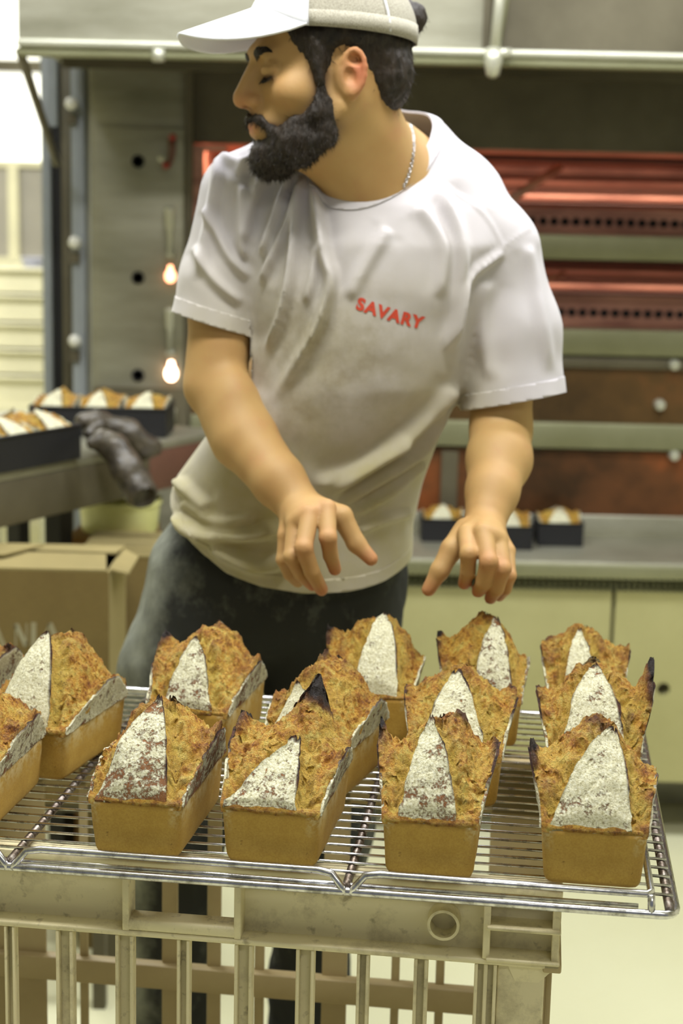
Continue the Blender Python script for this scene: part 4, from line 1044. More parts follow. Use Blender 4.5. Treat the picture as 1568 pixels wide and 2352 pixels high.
def clipf(V, T, fn):
    V2, T2, _, _ = clip(V, T, fn(V)); used = np.unique(T2); mp = np.full(len(V2), -1); mp[used] = np.arange(len(used))
    return V2[used], mp[T2]
tri = lambda Q: np.vstack([Q[:, :3], Q[:, [0, 2, 3]]])

baker = empty('person', (P(600, 2800, 2.26)[0], 2.26, 0))
tag(baker, 'bearded baker in white cap and flour-stained white T-shirt, head turned, reaching over the loaves', 'person')
def bpart(name, V, Fc, m, parent=None, smooth=True, attrs=None):
    o = obj(name, V, Fc, m, None, smooth, attrs); o.parent = parent or baker
    o.matrix_parent_inverse = Matrix.Translation(-Vector(baker.location)) if parent is None else Matrix.Identity(4)
    return o

# head frame: X = where the face points, Y = his left, Z = up
HS = 0.98
ha, hp, hr_ = rad(72.4), rad(6), rad(2)
hf = np.array([-math.sin(ha)*math.cos(hp), -math.cos(ha)*math.cos(hp), -math.sin(hp)])
hl = np.cross([0, 0, 1], hf); hl /= np.linalg.norm(hl); hu = np.cross(hf, hl)
Rr = np.array(Quaternion(Vector(hf), hr_).to_matrix()); hl = Rr@hl; hu = Rr@hu
HM = np.stack([hf, hl, hu], 1)
HC = P(746, 175, 2.055)
hd = lambda x, y, z: HC+HM@(np.array([x, y, z])*HS)

BF = Field((-0.30, 1.76, 0.98), (0.34, 2.34, 1.80), 0.0026)
def hE(c, r, k=0.01, op='u', R=None): BF.ell(hd(*c), np.array(r)*HS, HM if R is None else HM@R, k, op)
def hCp(a, b, ra, rb, k=0.01, op='u'): BF.cap(hd(*a), hd(*b), ra*HS, rb*HS, k, op)
# skull and face
hE((-0.016, 0, 0.042), (0.098, 0.075, 0.086), 0.01)
hE((0.032, 0, -0.015), (0.060, 0.060, 0.085), 0.02)
hE((0.036, 0, -0.070), (0.046, 0.048, 0.042), 0.02)
hE((0.074, 0, -0.094), (0.018, 0.020, 0.018), 0.018)
hCp((0.083, -0.024, 0.034), (0.083, 0.024, 0.034), 0.012, 0.012, 0.014)
for s_ in (-1, 1):
    hE((0.060, s_*0.046, -0.020), (0.022, 0.018, 0.018), 0.020)
    hCp((0.000, s_*0.060, -0.045), (0.060, s_*0.030, -0.095), 0.012, 0.012, 0.02)
# eye sockets and closed lids
for s_ in (-1, 1):
    hE((0.101, s_*0.030, 0.009), (0.018, 0.017, 0.014), 0.010, 'c')
    hE((0.0785, s_*0.031, 0.008), (0.0140, 0.0155, 0.0125), 0.003)
    hCp((0.083, s_*0.018, -0.0055), (0.080, s_*0.044, -0.004), 0.0030, 0.0030, 0.003)
    hCp((0.0915, s_*0.020, 0.0000), (0.0850, s_*0.043, -0.0010), 0.0018, 0.0016, 0.002, 'c')
    hCp((0.0925, s_*0.018, 0.0165), (0.0830, s_*0.046, 0.0150), 0.0022, 0.0022, 0.004, 'c')
# nose
hCp((0.088, 0, 0.024), (0.113, 0, -0.018), 0.0085, 0.0105, 0.008)
hCp((0.076, 0, 0.018), (0.094, 0, -0.026), 0.0115, 0.0150, 0.006)
hE((0.1125, 0, -0.024), (0.011, 0.0125, 0.010), 0.006)
for s_ in (-1, 1):
    hE((0.101, s_*0.0135, -0.027), (0.011, 0.0065, 0.008), 0.005)
    hE((0.109, s_*0.007, -0.035), (0.005, 0.0032, 0.004), 0.003, 'c')
# mouth
hE((0.084, 0, -0.057), (0.020, 0.030, 0.022), 0.014)
hCp((0.1010, -0.011, -0.0555), (0.1010, 0.011, -0.0555), 0.0048, 0.0048, 0.007)
hCp((0.0985, -0.010, -0.0650), (0.0985, 0.010, -0.0650), 0.0055, 0.0055, 0.007)
hCp((0.1065, -0.014, -0.0602), (0.1065, 0.014, -0.0602), 0.0012, 0.0012, 0.003, 'c')
# ears
for s_ in (-1, 1):
    ec = np.array([-0.012, s_*0.078, -0.004]); e1 = np.array([-0.90, s_*0.42, 0.0]); e2 = np.array([-0.10, s_*0.04, 0.99]); e3 = np.cross(e1, e2)
    Re = np.stack([e1, e2, e3], 1)
    hE(tuple(ec), (0.0150, 0.0262, 0.0060), 0.003, 'u', Re)
    hE(tuple(ec+np.array([0.010, -s_*0.006, -0.004])), (0.010, 0.021, 0.007), 0.006, 'u', Re)
    out_ = np.array([0.42*s_*s_*0.4, s_*0.9, 0])
    pts = []
    for a in np.linspace(150, -110, 12):
        q = ec+e1*0.0150*math.cos(rad(a))+e2*0.0262*math.sin(rad(a))+np.array([0.0, s_*0.0035, 0]); pts.append(hd(*q))
    BF.chain(pts, [0.0038]*12, 0.002)
    hE(tuple(ec+np.array([0.005, s_*0.0050, -0.007])), (0.0085, 0.0125, 0.0075), 0.002, 'c', Re)
    hE(tuple(ec+np.array([-0.003, s_*0.0055, 0.013])), (0.0085, 0.0075, 0.0055), 0.002, 'c', Re)
    hE(tuple(ec+np.array([0.004, 0, -0.024])), (0.0085, 0.010, 0.0045), 0.004, 'u', Re)
# neck, shoulders, chest
nb_ = P(885, 455, 2.14)
BF.cap(hd(-0.022, 0, -0.03), nb_, 0.060, 0.068, 0.03)
BF.cap(hd(0.01, 0, -0.085), P(850, 470, 2.10), 0.036, 0.040, 0.03)
BF.cap(P(895, 362, 2.165), P(1000, 455, 2.15), 0.048, 0.044, 0.03)
BF.cap(P(880, 430, 2.17), P(1115, 600, 2.14), 0.048, 0.046, 0.03)
BF.cap(P(850, 450, 2.17), P(610, 475, 2.15), 0.050, 0.034, 0.02)
BF.ell(P(850, 650, 2.16), (0.155, 0.085, 0.20), None, 0.04)
BF.ell(P(760, 1000, 2.20), (0.135, 0.09, 0.20), None, 0.04)
BF.ell(P(690, 1180, 2.23), (0.14, 0.09, 0.09), None, 0.04)
# arms. A = his right (left in the photo), B = his left
sA, eA, wA = P(548, 490, 2.14), P(492, 885, 2.10), P(684, 1160, 1.975)
BF.chain([sA, P(515, 700, 2.125), eA], [0.040, 0.0450, 0.0415], 0.02)
BF.chain([eA+np.array([0.004, 0.005, 0.0]), P(560, 1005, 2.055), P(640, 1105, 1.998), wA], [0.0400, 0.0425, 0.0335, 0.0290], 0.012)
BF.ell(P(530, 935, 2.07), (0.034, 0.034, 0.050), None, 0.02)
sB, eB, wB = P(1135, 610, 2.13), P(1150, 985, 2.11), P(1112, 1205, 1.975)
BF.chain([sB, P(1152, 800, 2.13), eB], [0.050, 0.045, 0.041], 0.02)
BF.chain([eB, P(1146, 1055, 2.065), P(1130, 1130, 2.015), wB], [0.040, 0.0425, 0.0335, 0.0265], 0.012)
def hand(wr, mcps, fingers, thumb, wr_r, kr=0.0122):
    q = [P(*p) for p in mcps]; m0 = (wr+sum(q)/4)/2
    for i, p in enumerate(q):
        BF.cap(wr+(p-wr)*0.12, p, 0.0185, kr-0.001*(i == 3), 0.010)
    BF.cap(m0, (q[1]+q[2])/2, 0.019, 0.0125, 0.010)
    for i, f in enumerate(fingers):
        pts = [q[i]]+[P(*p) for p in f]; s_ = [1.0, 1.03, 0.98, 0.86][i]
        BF.chain(pts, [0.0118*s_, 0.0108*s_, 0.0096*s_, 0.0082*s_], 0.0022)
        BF.ell(pts[1], np.array([0.0108, 0.0108, 0.0104])*s_, None, 0.003)
    BF.chain([P(*p) for p in thumb], [0.0185, 0.0140, 0.0118, 0.0090], 0.005)
hand(wA, [(750, 1168, 1.925), (712, 1180, 1.918), (678, 1202, 1.925), (656, 1230, 1.94)],
     [[(753, 1235, 1.895), (759, 1276, 1.905), (769, 1308, 1.92)], [(697, 1258, 1.885), (716, 1313, 1.893), (738, 1354, 1.912)],
      [(670, 1278, 1.90), (692, 1318, 1.912), (718, 1344, 1.93)], [(651, 1285, 1.93), (664, 1318, 1.945), (684, 1338, 1.96)]],
     [(722, 1168, 1.962), (784, 1186, 1.95), (818, 1248, 1.945), (852, 1284, 1.94)], 0.029)
hand(wB, [(1072, 1226, 1.925), (1110, 1224, 1.908), (1144, 1240, 1.912), (1164, 1266, 1.935)],
     [[(1076, 1272, 1.885), (1074, 1314, 1.893), (1066, 1340, 1.912)], [(1122, 1290, 1.873), (1110, 1338, 1.885), (1098, 1358, 1.905)],
      [(1154, 1306, 1.882), (1140, 1352, 1.893), (1126, 1374, 1.915)], [(1168, 1322, 1.91), (1160, 1352, 1.92), (1146, 1370, 1.94)]],
     [(1072, 1222, 1.955), (1037, 1262, 1.935), (1010, 1310, 1.925), (984, 1354, 1.925)], 0.027)
V, Q = BF.mesh(); V = smooth_mesh(V, Q, 1, 0.4)
# tint where skin runs redder: ears, lips, nose, finger ends
loc_ = ((V-HC)@HM)/HS
def blob(c, r): return np.exp(-(((loc_-np.array(c))/np.array(r))**2).sum(1))
tint = 0.75*(blob((-0.018, 0.088, -0.004), (0.022, 0.014, 0.034)))+0.75*blob((0.106, 0, -0.059), (0.010, 0.020, 0.010))+0.55*blob((0.110, 0, -0.026), (0.018, 0.020, 0.012))+0.15*blob((0.07, 0.04, -0.02), (0.02, 0.02, 0.02))
for p in [(769, 1308, 1.92), (738, 1354, 1.912), (718, 1344, 1.93), (852, 1284, 1.94), (984, 1354, 1.925), (1066, 1340, 1.912), (1098, 1358, 1.905), (1126, 1374, 1.915), (1146, 1370, 1.94)]:
    tint = tint+0.5*np.exp(-((V-P(*p))**2).sum(1)/0.016**2)
for p in [(697, 1258, 1.885), (753, 1235, 1.895), (712, 1180, 1.918), (750, 1168, 1.925), (1154, 1306, 1.882), (1122, 1290, 1.873), (1168, 1322, 1.91)]:
    tint = tint+0.35*np.exp(-((V-P(*p))**2).sum(1)/0.013**2)
def seglen(a, b, r):
    a = np.array(a); b = np.array(b); t = np.clip(((loc_-a)@(b-a))/((b-a)@(b-a)), 0, 1); return np.exp(-(((loc_-a-t[:, None]*(b-a))**2).sum(1))/r**2)
dark = sum(0.95*seglen((0.0925, s_*0.019, -0.0003), (0.084, s_*0.045, -0.0018), 0.0050)+0.35*seglen((0.096, s_*0.016, 0.016), (0.088, s_*0.022, 0.000), 0.006) for s_ in (1, -1))
dark = dark+0.6*blob((0.004, 0.090, -0.009), (0.008, 0.010, 0.013))+0.7*blob((0.109, 0.007, -0.036), (0.006, 0.004, 0.004))
# stubble and short fade at the sides
beardzone = 0.75*seglen((0.026, 0.066, -0.01), (0.032, 0.060, -0.055), 0.014)+0.8*seglen((0.040, 0.056, -0.062), (0.078, 0.034, -0.076), 0.017)+0.7*seglen((0.104, 0.0, -0.046), (0.086, 0.031, -0.062), 0.007)+0.5*seglen((0.01, 0.058, -0.07), (0.05, 0.045, -0.10), 0.016)+0.35*seglen((0.030, 0.068, 0.045), (0.028, 0.067, 0.0), 0.016)
fade = beardzone+0.55*sstep(0.03, 0.045, loc_[:, 2])*sstep(0.055, 0.03, loc_[:, 0])*sstep(0.05, 0.06, np.abs(loc_[:, 1]))
body = bpart('body', V, Q, M['skin'], attrs={'tint': np.clip(tint, 0, 1), 'dark': np.clip(dark+fade, 0, 1)})
bodyV, bodyQ = V, Q
bvh_body = BVHTree.FromPolygons([tuple(v) for v in V], Q.tolist())

# closed lashes
for s_ in (1, -1):
    mb = MB(); rs = np.random.RandomState(9)
    for i in range(70):
        t = rs.rand(); o_ = hd(0.0925-0.008*t, s_*(0.019+0.026*t), -0.0008-0.0015*math.sin(3.1*t)); hit = bvh_body.find_nearest(Vector(o_))
        nn = np.array(hit[1]); p0 = np.array(hit[0])+nn*0.0002; d_ = HM@np.array([0.5, s_*0.5*(t-0.2), -0.75]); d_ /= np.linalg.norm(d_)
        mb.tube([p0, p0+d_*0.003+nn*0.001, p0+d_*0.0062+nn*0.0022], [0.0007, 0.0005, 0.0001], 4)
    bpart('eyelashes', mb.V, mb.F, M['hair'])
# eyebrows
for s_ in (1, -1):
    mb = MB(); rs = np.random.RandomState(3)
    for i in range(260):
        t = rs.rand(); x = 0.094-0.010*t*t; y = s_*(0.014+0.036*t); z = 0.027+0.006*math.sin(t*2.4)+(rs.rand()-0.5)*0.012*(1-0.5*t)
        o_ = hd(x, y, z); hit = bvh_body.find_nearest(Vector(o_))
        p0 = np.array(hit[0])+np.array(hit[1])*0.0006; d_ = HM@np.array([-0.25, s_*1.0, 0.35-0.7*t]); d_ /= np.linalg.norm(d_)
        p1 = p0+d_*0.007+np.array(hit[1])*0.0012
        mb.tube([p0, (p0+p1)/2+np.array(hit[1])*0.0006, p1], [0.0007, 0.0006, 0.0002], 4)
    bpart('eyebrow', mb.V, mb.F, M['hair'])

# hair
def hair_mesh(name, prims, cut=None, disp=0.003, h=0.0026, fine=170, strands=0, smin=0.008, slen=0.008):
    P0 = np.array([hd(*a) for p in prims for a in p[1:3] if len(np.shape(a)) and len(a) == 3 and p[0] == 'c']+[hd(*p[1]) for p in prims if p[0] == 'e'])
    ext = 0.125
    Fh = Field(P0.min(0)-ext*0.9, P0.max(0)+ext*0.9, h)
    for p in prims:
        if p[0] == 'e': Fh.ell(hd(*p[1]), np.array(p[2])*HS, HM, p[3])
        else: Fh.cap(hd(*p[1]), hd(*p[2]), p[3]*HS, p[4]*HS, p[5])
    if cut:
        for c_ in cut: Fh.ell(hd(*c_[0]), np.array(c_[1])*HS, HM, c_[2], 'c')
    V, Q = Fh.mesh(); V = smooth_mesh(V, Q, 1); N = normals(V, Q); l_ = ((V-HC)@HM)/HS
    V = V+N*(fbm(l_*np.array([1, 1, 0.45]), fine, 4)*disp+fbm(l_, 60, 2)*disp*0.6)[:, None]
    o = bpart(name, V, Q, M['hair'])
    if strands:
        rs = np.random.RandomState(5); pick = rs.randint(0, len(V), strands); mb = MB()
        for i in pick:
            nn = N[i]; dn = -hu*0.9+nn*0.6+hf*0.15+rs.randn(3)*0.35; dn /= np.linalg.norm(dn); p0 = V[i]-nn*0.002; L_ = smin+rs.rand()*slen
            sd = np.cross(dn, nn+rs.randn(3)*0.3); sd /= np.linalg.norm(sd)+1e-9; p1 = p0+dn*L_
            mb.add([p0-sd*0.0006, p0+sd*0.0006, p0+nn*0.0008, p1], [(0, 1, 3), (1, 2, 3), (2, 0, 3)])
        s_o = bpart('loose_hairs', mb.V, mb.F, M['hair'], parent=o, smooth=False); tag(s_o, kind='stuff')
    return o
hair_mesh('hair', [('e', (-0.018, 0, 0.048), (0.101, 0.0805, 0.088), 0.01), ('e', (-0.066, 0, 0.000), (0.050, 0.069, 0.060), 0.012),
                   ('c', (0.030, 0.0640, 0.040), (0.027, 0.0650, -0.015), 0.0130, 0.0060, 0.008), ('c', (0.030, -0.0640, 0.040), (0.027, -0.0650, -0.015), 0.0130, 0.0060, 0.008),
                   ('e', (-0.120, 0.0, 0.066), (0.026, 0.017, 0.024), 0.006)],
          cut=[((0.095, 0, 0.020), (0.050, 0.085, 0.060), 0.006), ((-0.004, 0.088, 0.002), (0.034, 0.022, 0.036), 0.004), ((-0.004, -0.088, 0.002), (0.034, 0.022, 0.036), 0.004)],
          disp=0.0016, strands=1500, slen=0.006)
beard = [('c', (0.026, s_*0.0640, -0.018), (0.030, s_*0.0620, -0.045), 0.0055, 0.0090, 0.008) for s_ in (1, -1)]
beard += [('c', (0.030, s_*0.060, -0.045), (0.050, s_*0.044, -0.078), 0.0100, 0.0160, 0.012) for s_ in (1, -1)]
beard += [('c', (0.050, s_*0.042, -0.082), (0.078, s_*0.012, -0.096), 0.0170, 0.0190, 0.012) for s_ in (1, -1)]
beard += [('c', (0.016, s_*0.0600, -0.040), (0.022, s_*0.0580, -0.078), 0.0070, 0.0120, 0.012) for s_ in (1, -1)]+[('c', (0.022, s_*0.056, -0.078), (0.050, s_*0.044, -0.100), 0.0120, 0.0140, 0.012) for s_ in (1, -1)]+[('e', (0.050, s_*0.046, -0.074), (0.026, 0.013, 0.028), 0.012) for s_ in (1, -1)]
beard += [('c', (0.1050, s_*0.003, -0.0460), (0.0975, s_*0.020, -0.0510), 0.0058, 0.0068, 0.004) for s_ in (1, -1)]
beard += [('c', (0.0975, s_*0.020, -0.0510), (0.0880, s_*0.0300, -0.066), 0.0068, 0.0052, 0.004) for s_ in (1, -1)]
beard += [('c', (0.0860, s_*0.0305, -0.064), (0.076, s_*0.033, -0.084), 0.0050, 0.0080, 0.006) for s_ in (1, -1)]
beard += [('e', (0.080, 0, -0.098), (0.029, 0.032, 0.027), 0.018), ('e', (0.064, 0.036, -0.086), (0.026, 0.016, 0.026), 0.016), ('e', (0.064, -0.036, -0.086), (0.026, 0.016, 0.026), 0.016), ('c', (0.092, 0, -0.078), (0.093, 0, -0.088), 0.005, 0.010, 0.006)]
hair_mesh('beard', beard, disp=0.0022, strands=7000, smin=0.004, slen=0.008)

# ---- cap
CAPC = np.array([-0.014, 0, 0.050]); CR = np.array([0.112, 0.090, 0.092])
edge_z = lambda x: 0.048+0.15*min(x, 0.05)+0.036*max(0.0, min(1.0, (x-0.045)/0.05))**1.3
def cap_pt(az, t, infl=0.0):
    """t=0 at the crown's top, t=1 at the lower edge"""
    lo_, hi_ = -60.0, 90.0
    for _ in range(24):
        m_ = (lo_+hi_)/2; p = CAPC+CR*np.array([math.cos(rad(m_))*math.cos(az), math.cos(rad(m_))*math.sin(az), math.sin(rad(m_))])
        if p[2] > edge_z(p[0]): hi_ = m_
        else: lo_ = m_
    e = 90-(90-hi_)*t; r = CR+infl
    return CAPC+r*np.array([math.cos(rad(e))*math.cos(az), math.cos(rad(e))*math.sin(az), math.sin(rad(e))])
def cap_sheet(name, a0, a1, na, nt, m, t0=0.0, t1=1.0, infl=0.0):
    V = []; Fc = []
    for i in range(na+1):
        for j in range(nt+1):
            V.append(hd(*cap_pt(a0+(a1-a0)*i/na, t0+(t1-t0)*j/nt, infl)))
    for i in range(na):
        for j in range(nt): Fc.append((i*(nt+1)+j, i*(nt+1)+j+1, (i+1)*(nt+1)+j+1, (i+1)*(nt+1)+j))
    o = bpart(name, V, Fc, m); sm = o.modifiers.new('thick', 'SOLIDIFY'); sm.thickness = 0.0018; sm.offset = 0.0
    return o
capo = cap_sheet('cap', rad(-62), rad(62), 24, 16, M['cap'])
for a0, a1 in ((62, 117), (117, 172)):
    for s_ in (1, -1):
        cap_sheet('net_panel', rad(s_*a0), rad(s_*a1), 12, 16, M['capnet'])
        cap_sheet('panel_seam', rad(s_*a1-0.9), rad(s_*a1+0.9), 1, 12, M['cap'], 0.02, 0.98, 0.0012)
cap_sheet('cap_strap', rad(172), rad(188), 4, 3, M['cap'], 0.86, 1.0)
cap_sheet('net_panel', rad(172), rad(188), 3, 8, M['capnet'], 0.0, 0.5)
for s_ in (1, -1): cap_sheet('cap_band', rad(62*s_), rad(172*s_), 24, 2, M['capnet'], 0.86, 1.0, 0.0012)
V = []; Fc = []; na, nt = 36, 14
for i in range(na+1):
    s_ = -1+2*i/na; az = rad(60)*s_
    b_ = cap_pt(az, 0.985)
    for j in range(nt+1):
        t = j/nt; reach = 0.098*(1-abs(s_)**3.2)*t
        x = b_[0]+reach; y = b_[1]*(1+0.04*t); z = b_[2]-reach*(0.26+0.10*s_*s_)-0.010*math.sin(math.pi*t*0.5)*(1-abs(s_)**4)*abs(s_)
        V.append(hd(x, y, z))
for i in range(na):
    for j in range(nt): Fc.append((i*(nt+1)+j, i*(nt+1)+j+1, (i+1)*(nt+1)+j+1, (i+1)*(nt+1)+j))
o = bpart('cap_brim', V, Fc, M['cap']); sm = o.modifiers.new('thick', 'SOLIDIFY'); sm.thickness = 0.003; sm.offset = 0.0

# ---- T-shirt
SF = Field((-0.32, 1.92, 0.96), (0.40, 2.44, 1.68), 0.004)
secs = [(318, 800, 985, 2.175, 0.035), (350, 700, 1040, 2.17, 0.060), (400, 600, 1095, 2.16, 0.080), (470, 548, 1160, 2.15, 0.100), (560, 530, 1180, 2.14, 0.112), (660, 545, 1150, 2.14, 0.118), (770, 572, 1100, 2.145, 0.120),
        (880, 560, 1062, 2.155, 0.122), (1000, 478, 1006, 2.18, 0.122), (1100, 405, 970, 2.20, 0.125), (1190, 380, 950, 2.21, 0.130), (1280, 386, 944, 2.22, 0.130), (1420, 400, 940, 2.23, 0.130)]
S_ = []
for (y, xl_, xr_, zc0, ry) in secs:
    a, b = P(xl_, y, zc0), P(xr_, y, zc0); S_.append(((a[2]+b[2])/2, (a[0]+b[0])/2, zc0, (b[0]-a[0])/2, ry, (b[2]-a[2])/(b[0]-a[0])))
S_ = np.array(S_[::-1])
sl, g = SF.sub(SF.lo, SF.lo+SF.h*SF.n, 0)
zz = g[2].ravel()
cx_, cy_, rx_, ry_, sl_ = [np.interp(zz, S_[:, 0], S_[:, i])[None, None, :] for i in range(1, 6)]
p_ = 2.3
q_ = ((np.abs(g[0]-cx_)/rx_)**p_+(np.abs(g[1]-cy_)/ry_)**p_)**(1/p_)
dt = (q_-1)*np.minimum(rx_, ry_)
dt = np.maximum(dt, (g[2]-S_[-1, 0])*0.7)
SF.D = np.broadcast_to(dt, SF.D.shape).astype(np.float32).copy()
SF.chain([P(898, 340, 2.165), P(1030, 450, 2.155), P(1138, 574, 2.14)], [0.050, 0.056, 0.055], 0.025)
SF.chain([P(890, 318, 2.205), P(960, 345, 2.195), P(1060, 440, 2.165)], [0.040, 0.044, 0.050], 0.02)
SF.chain([P(760, 385, 2.15), P(640, 405, 2.14), P(558, 440, 2.13)], [0.050, 0.050, 0.047], 0.025)
SF.chain([P(1138, 574, 2.14), P(1172, 760, 2.135), P(1182, 965, 2.125)], [0.056, 0.066, 0.0715], 0.018)
SF.chain([P(553, 445, 2.13), P(512, 640, 2.13), P(486, 785, 2.12)], [0.054, 0.056, 0.060], 0.018)
V, Q = SF.mesh(); V = smooth_mesh(V, Q, 4)
# folds traced as ridge lines of the cloth
N = normals(V, Q); px_, py_ = project(V); facing = -(N@fw)
def ridge(pts, wd, amp, taper=True):
    global V
    pts = np.array(catmull(pts, 6)); best = np.full(len(V), 1e9); tb = np.zeros(len(V)); L_ = len(pts)-1
    for i in range(L_):
        a, b = pts[i], pts[i+1]; ab = b-a; t = np.clip(((px_-a[0])*ab[0]+(py_-a[1])*ab[1])/(ab@ab+1e-9), 0, 1)
        d = np.hypot(px_-a[0]-ab[0]*t, py_-a[1]-ab[1]*t); m_ = d < best; best = np.where(m_, d, best); tb = np.where(m_, (i+t)/L_, tb)
    wgt = np.exp(-(best/wd)**2)-0.35*np.exp(-(best/(wd*2.4))**2)
    if taper: wgt = wgt*sstep(0, 0.12, tb)*sstep(1, 0.8, tb)
    return wgt*amp*sstep(0.05, 0.4, facing)
R = 0
for pts, wd, amp in [
    ([(700, 403), (678, 500), (664, 640), (640, 740), (610, 810)], 11, 0.010),
    ([(712, 407), (728, 490), (742, 580), (758, 640), (747, 700), (712, 785), (617, 935)], 13, 0.013),
    ([(664, 399), (628, 510), (596, 590)], 11, 0.010), ([(692, 400), (652, 520), (618, 600), (597, 655)], 10, 0.008),
    ([(724, 560), (716, 630), (700, 700)], 9, 0.006), ([(600, 400), (575, 470), (560, 560)], 13, 0.008),
    ([(894, 521), (840, 610), (799, 690)], 16, 0.005),
    ([(1010, 420), (1060, 560), (1055, 700), (1030, 820)], 16, 0.008), ([(960, 470), (1020, 560), (1010, 690)], 18, 0.006),
    ([(1159, 576), (1089, 632), (1061, 700), (1040, 790)], 9, 0.006),
    ([(1050, 880), (980, 960), (860, 1060), (740, 1150)], 14, 0.010), ([(1030, 930), (960, 1040), (880, 1100), (779, 1165)], 11, 0.009),
    ([(975, 1060), (900, 1130), (803, 1186)], 11, 0.008), ([(945, 1175), (880, 1195), (817, 1222)], 10, 0.006), ([(940, 1000), (820, 1080), (720, 1120)], 18, 0.006),
    ([(398, 1100), (440, 1140), (480, 1170)], 14, 0.008), ([(392, 1185), (463, 1226), (562, 1231), (650, 1217)], 17, 0.014),
    ([(480, 1250), (540, 1285), (600, 1303), (670, 1283)], 15, 0.012), ([(410, 1150), (500, 1200), (600, 1180)], 15, 0.008),
    ([(500, 350), (490, 430), (470, 540), (455, 640)], 13, 0.006), ([(560, 420), (550, 520), (560, 600)], 12, 0.007), ([(470, 470), (520, 580), (575, 640)], 11, 0.006),
    ([(440, 560), (490, 640), (560, 700)], 12, 0.005), ([(1120, 640), (1110, 760), (1130, 880)], 20, 0.004), ([(1210, 560), (1240, 700), (1265, 860)], 16, 0.004),
    ([(500, 345), (540, 370), (600, 375)], 12, 0.005), ([(620, 330), (580, 360), (540, 400)], 12, 0.005)]:
    R = R+ridge(pts, wd, amp*2.1)
for pts in ([(998, 409), (1100, 477), (1156, 567)], [(1150, 570), (1215, 524)], [(1156, 570), (1089, 632), (1061, 696), (1026, 800)]):
    R = R+ridge(pts, 4, 0.0022, False)
R = R+fbm(V, 9, 3)*0.0035*sstep(0.0, 0.3, facing)
V = V+N*R[:, None]
V = smooth_mesh(V, Q, 1, 0.5)
T = tri(Q)
# openings: neck, sleeves, hem
nf, nbk, nl_, nr_ = P(850, 482, 2.055), P(905, 288, 2.200), P(728, 372, 2.13), P(976, 326, 2.165)
nc = (nf+nbk)/2; na_ = (nr_-nl_)/2; nb2 = (nbk-nf)/2; nn_ = np.cross(na_, nb2); nn_ /= np.linalg.norm(nn_)
if nn_[2] < 0: nn_ = -nn_
nc2 = (nl_+nr_)/2*0.5+nc*0.5
def neck_q(V_):
    d = V_-nc2; A2 = np.stack([na_, nb2, nn_], 1); c_ = np.linalg.solve(A2, d.T).T; return c_
def g_neck(V_, k=1.0):
    c_ = neck_q(V_); e = k-np.hypot(c_[:, 0], c_[:, 1]); return np.where(c_[:, 2] > -0.15, e*0.1, -0.05)
sleeveB = (P(1185, 922, 2.125), None); axB = P(1185, 922, 2.125)-P(1150, 600, 2.14); axB /= np.linalg.norm(axB); axB = axB+np.array([0.06, 0.0, 0]); axB /= np.linalg.norm(axB)
axA = P(494, 748, 2.125)-P(540, 470, 2.13); axA /= np.linalg.norm(axA); axA = axA+np.array([-0.13, 0, 0]); axA /= np.linalg.norm(axA)
oA, oB = P(494, 745, 2.125), P(1184, 920, 2.125)
zcut = P(500, 1000, 2.15)[2]
def g_sB(V_): return np.where((V_[:, 0] > P(1056, 900, 2.12)[0]) & (V_[:, 2] > zcut-0.2), (V_-oB)@axB, -1.0)
def g_sA(V_): return np.where((V_[:, 0] < P(584, 800, 2.12)[0]) & (V_[:, 2] > P(500, 925, 2.12)[2]), (V_-oA)@axA, -1.0)
hemx = [P(x, y, 2.10) for x, y in ((360, 1180), (385, 1205), (440, 1262), (520, 1318), (600, 1346), (700, 1360), (800, 1358), (880, 1352), (950, 1338))]
hx_a = np.array([p[0] for p in hemx]); hz_a = np.array([p[2] for p in hemx])
def g_hem(V_, up_=0.0): return np.interp(V_[:, 0], hx_a, hz_a)+up_+0.035*np.clip(V_[:, 1]-2.10, 0, 1)/0.2-V_[:, 2]
V1, T1 = clipf(V, T, g_neck)
# sleeves were closed tubes running past the cuff: cut there, then drop whatever hangs below as loose ends
V1, T1 = clipf(V1, T1, lambda q: g_sB(q)); V1, T1 = clipf(V1, T1, lambda q: g_sA(q))
V1, T1 = clipf(V1, T1, g_hem)
def largest(V_, T_):
    par = np.arange(len(V_))
    for _ in range(400):
        m_ = par[T_].min(1); old = par.copy()
        for k in range(3): np.minimum.at(par, T_[:, k], m_)
        par = par[par]
        if (par == old).all(): break
    lab, cnt_ = np.unique(par[T_[:, 0]], return_counts=True); keep = par[T_[:, 0]] == lab[cnt_.argmax()]
    T_ = T_[keep]; used = np.unique(T_); mp = np.full(len(V_), -1); mp[used] = np.arange(len(used)); return V_[used], mp[T_]
V1, T1 = largest(V1, T1)
qx, qy = project(V1)
bounce_dirt = sstep(380, 900, qy)*(0.55+0.25*fbm(V1, 5, 2))*sstep(1180, 1040, qx)
bounce_dirt = np.clip(bounce_dirt+0.35*sstep(900, 1150, qy), 0, 1)
stain = np.exp(-(((qx-830)/120)**2+((qy-790)/150)**2))+0.8*np.exp(-(((qx-660)/90)**2+((qy-800)/200)**2))+0.5*np.exp(-(((qx-760)/200)**2+((qy-960)/120)**2))
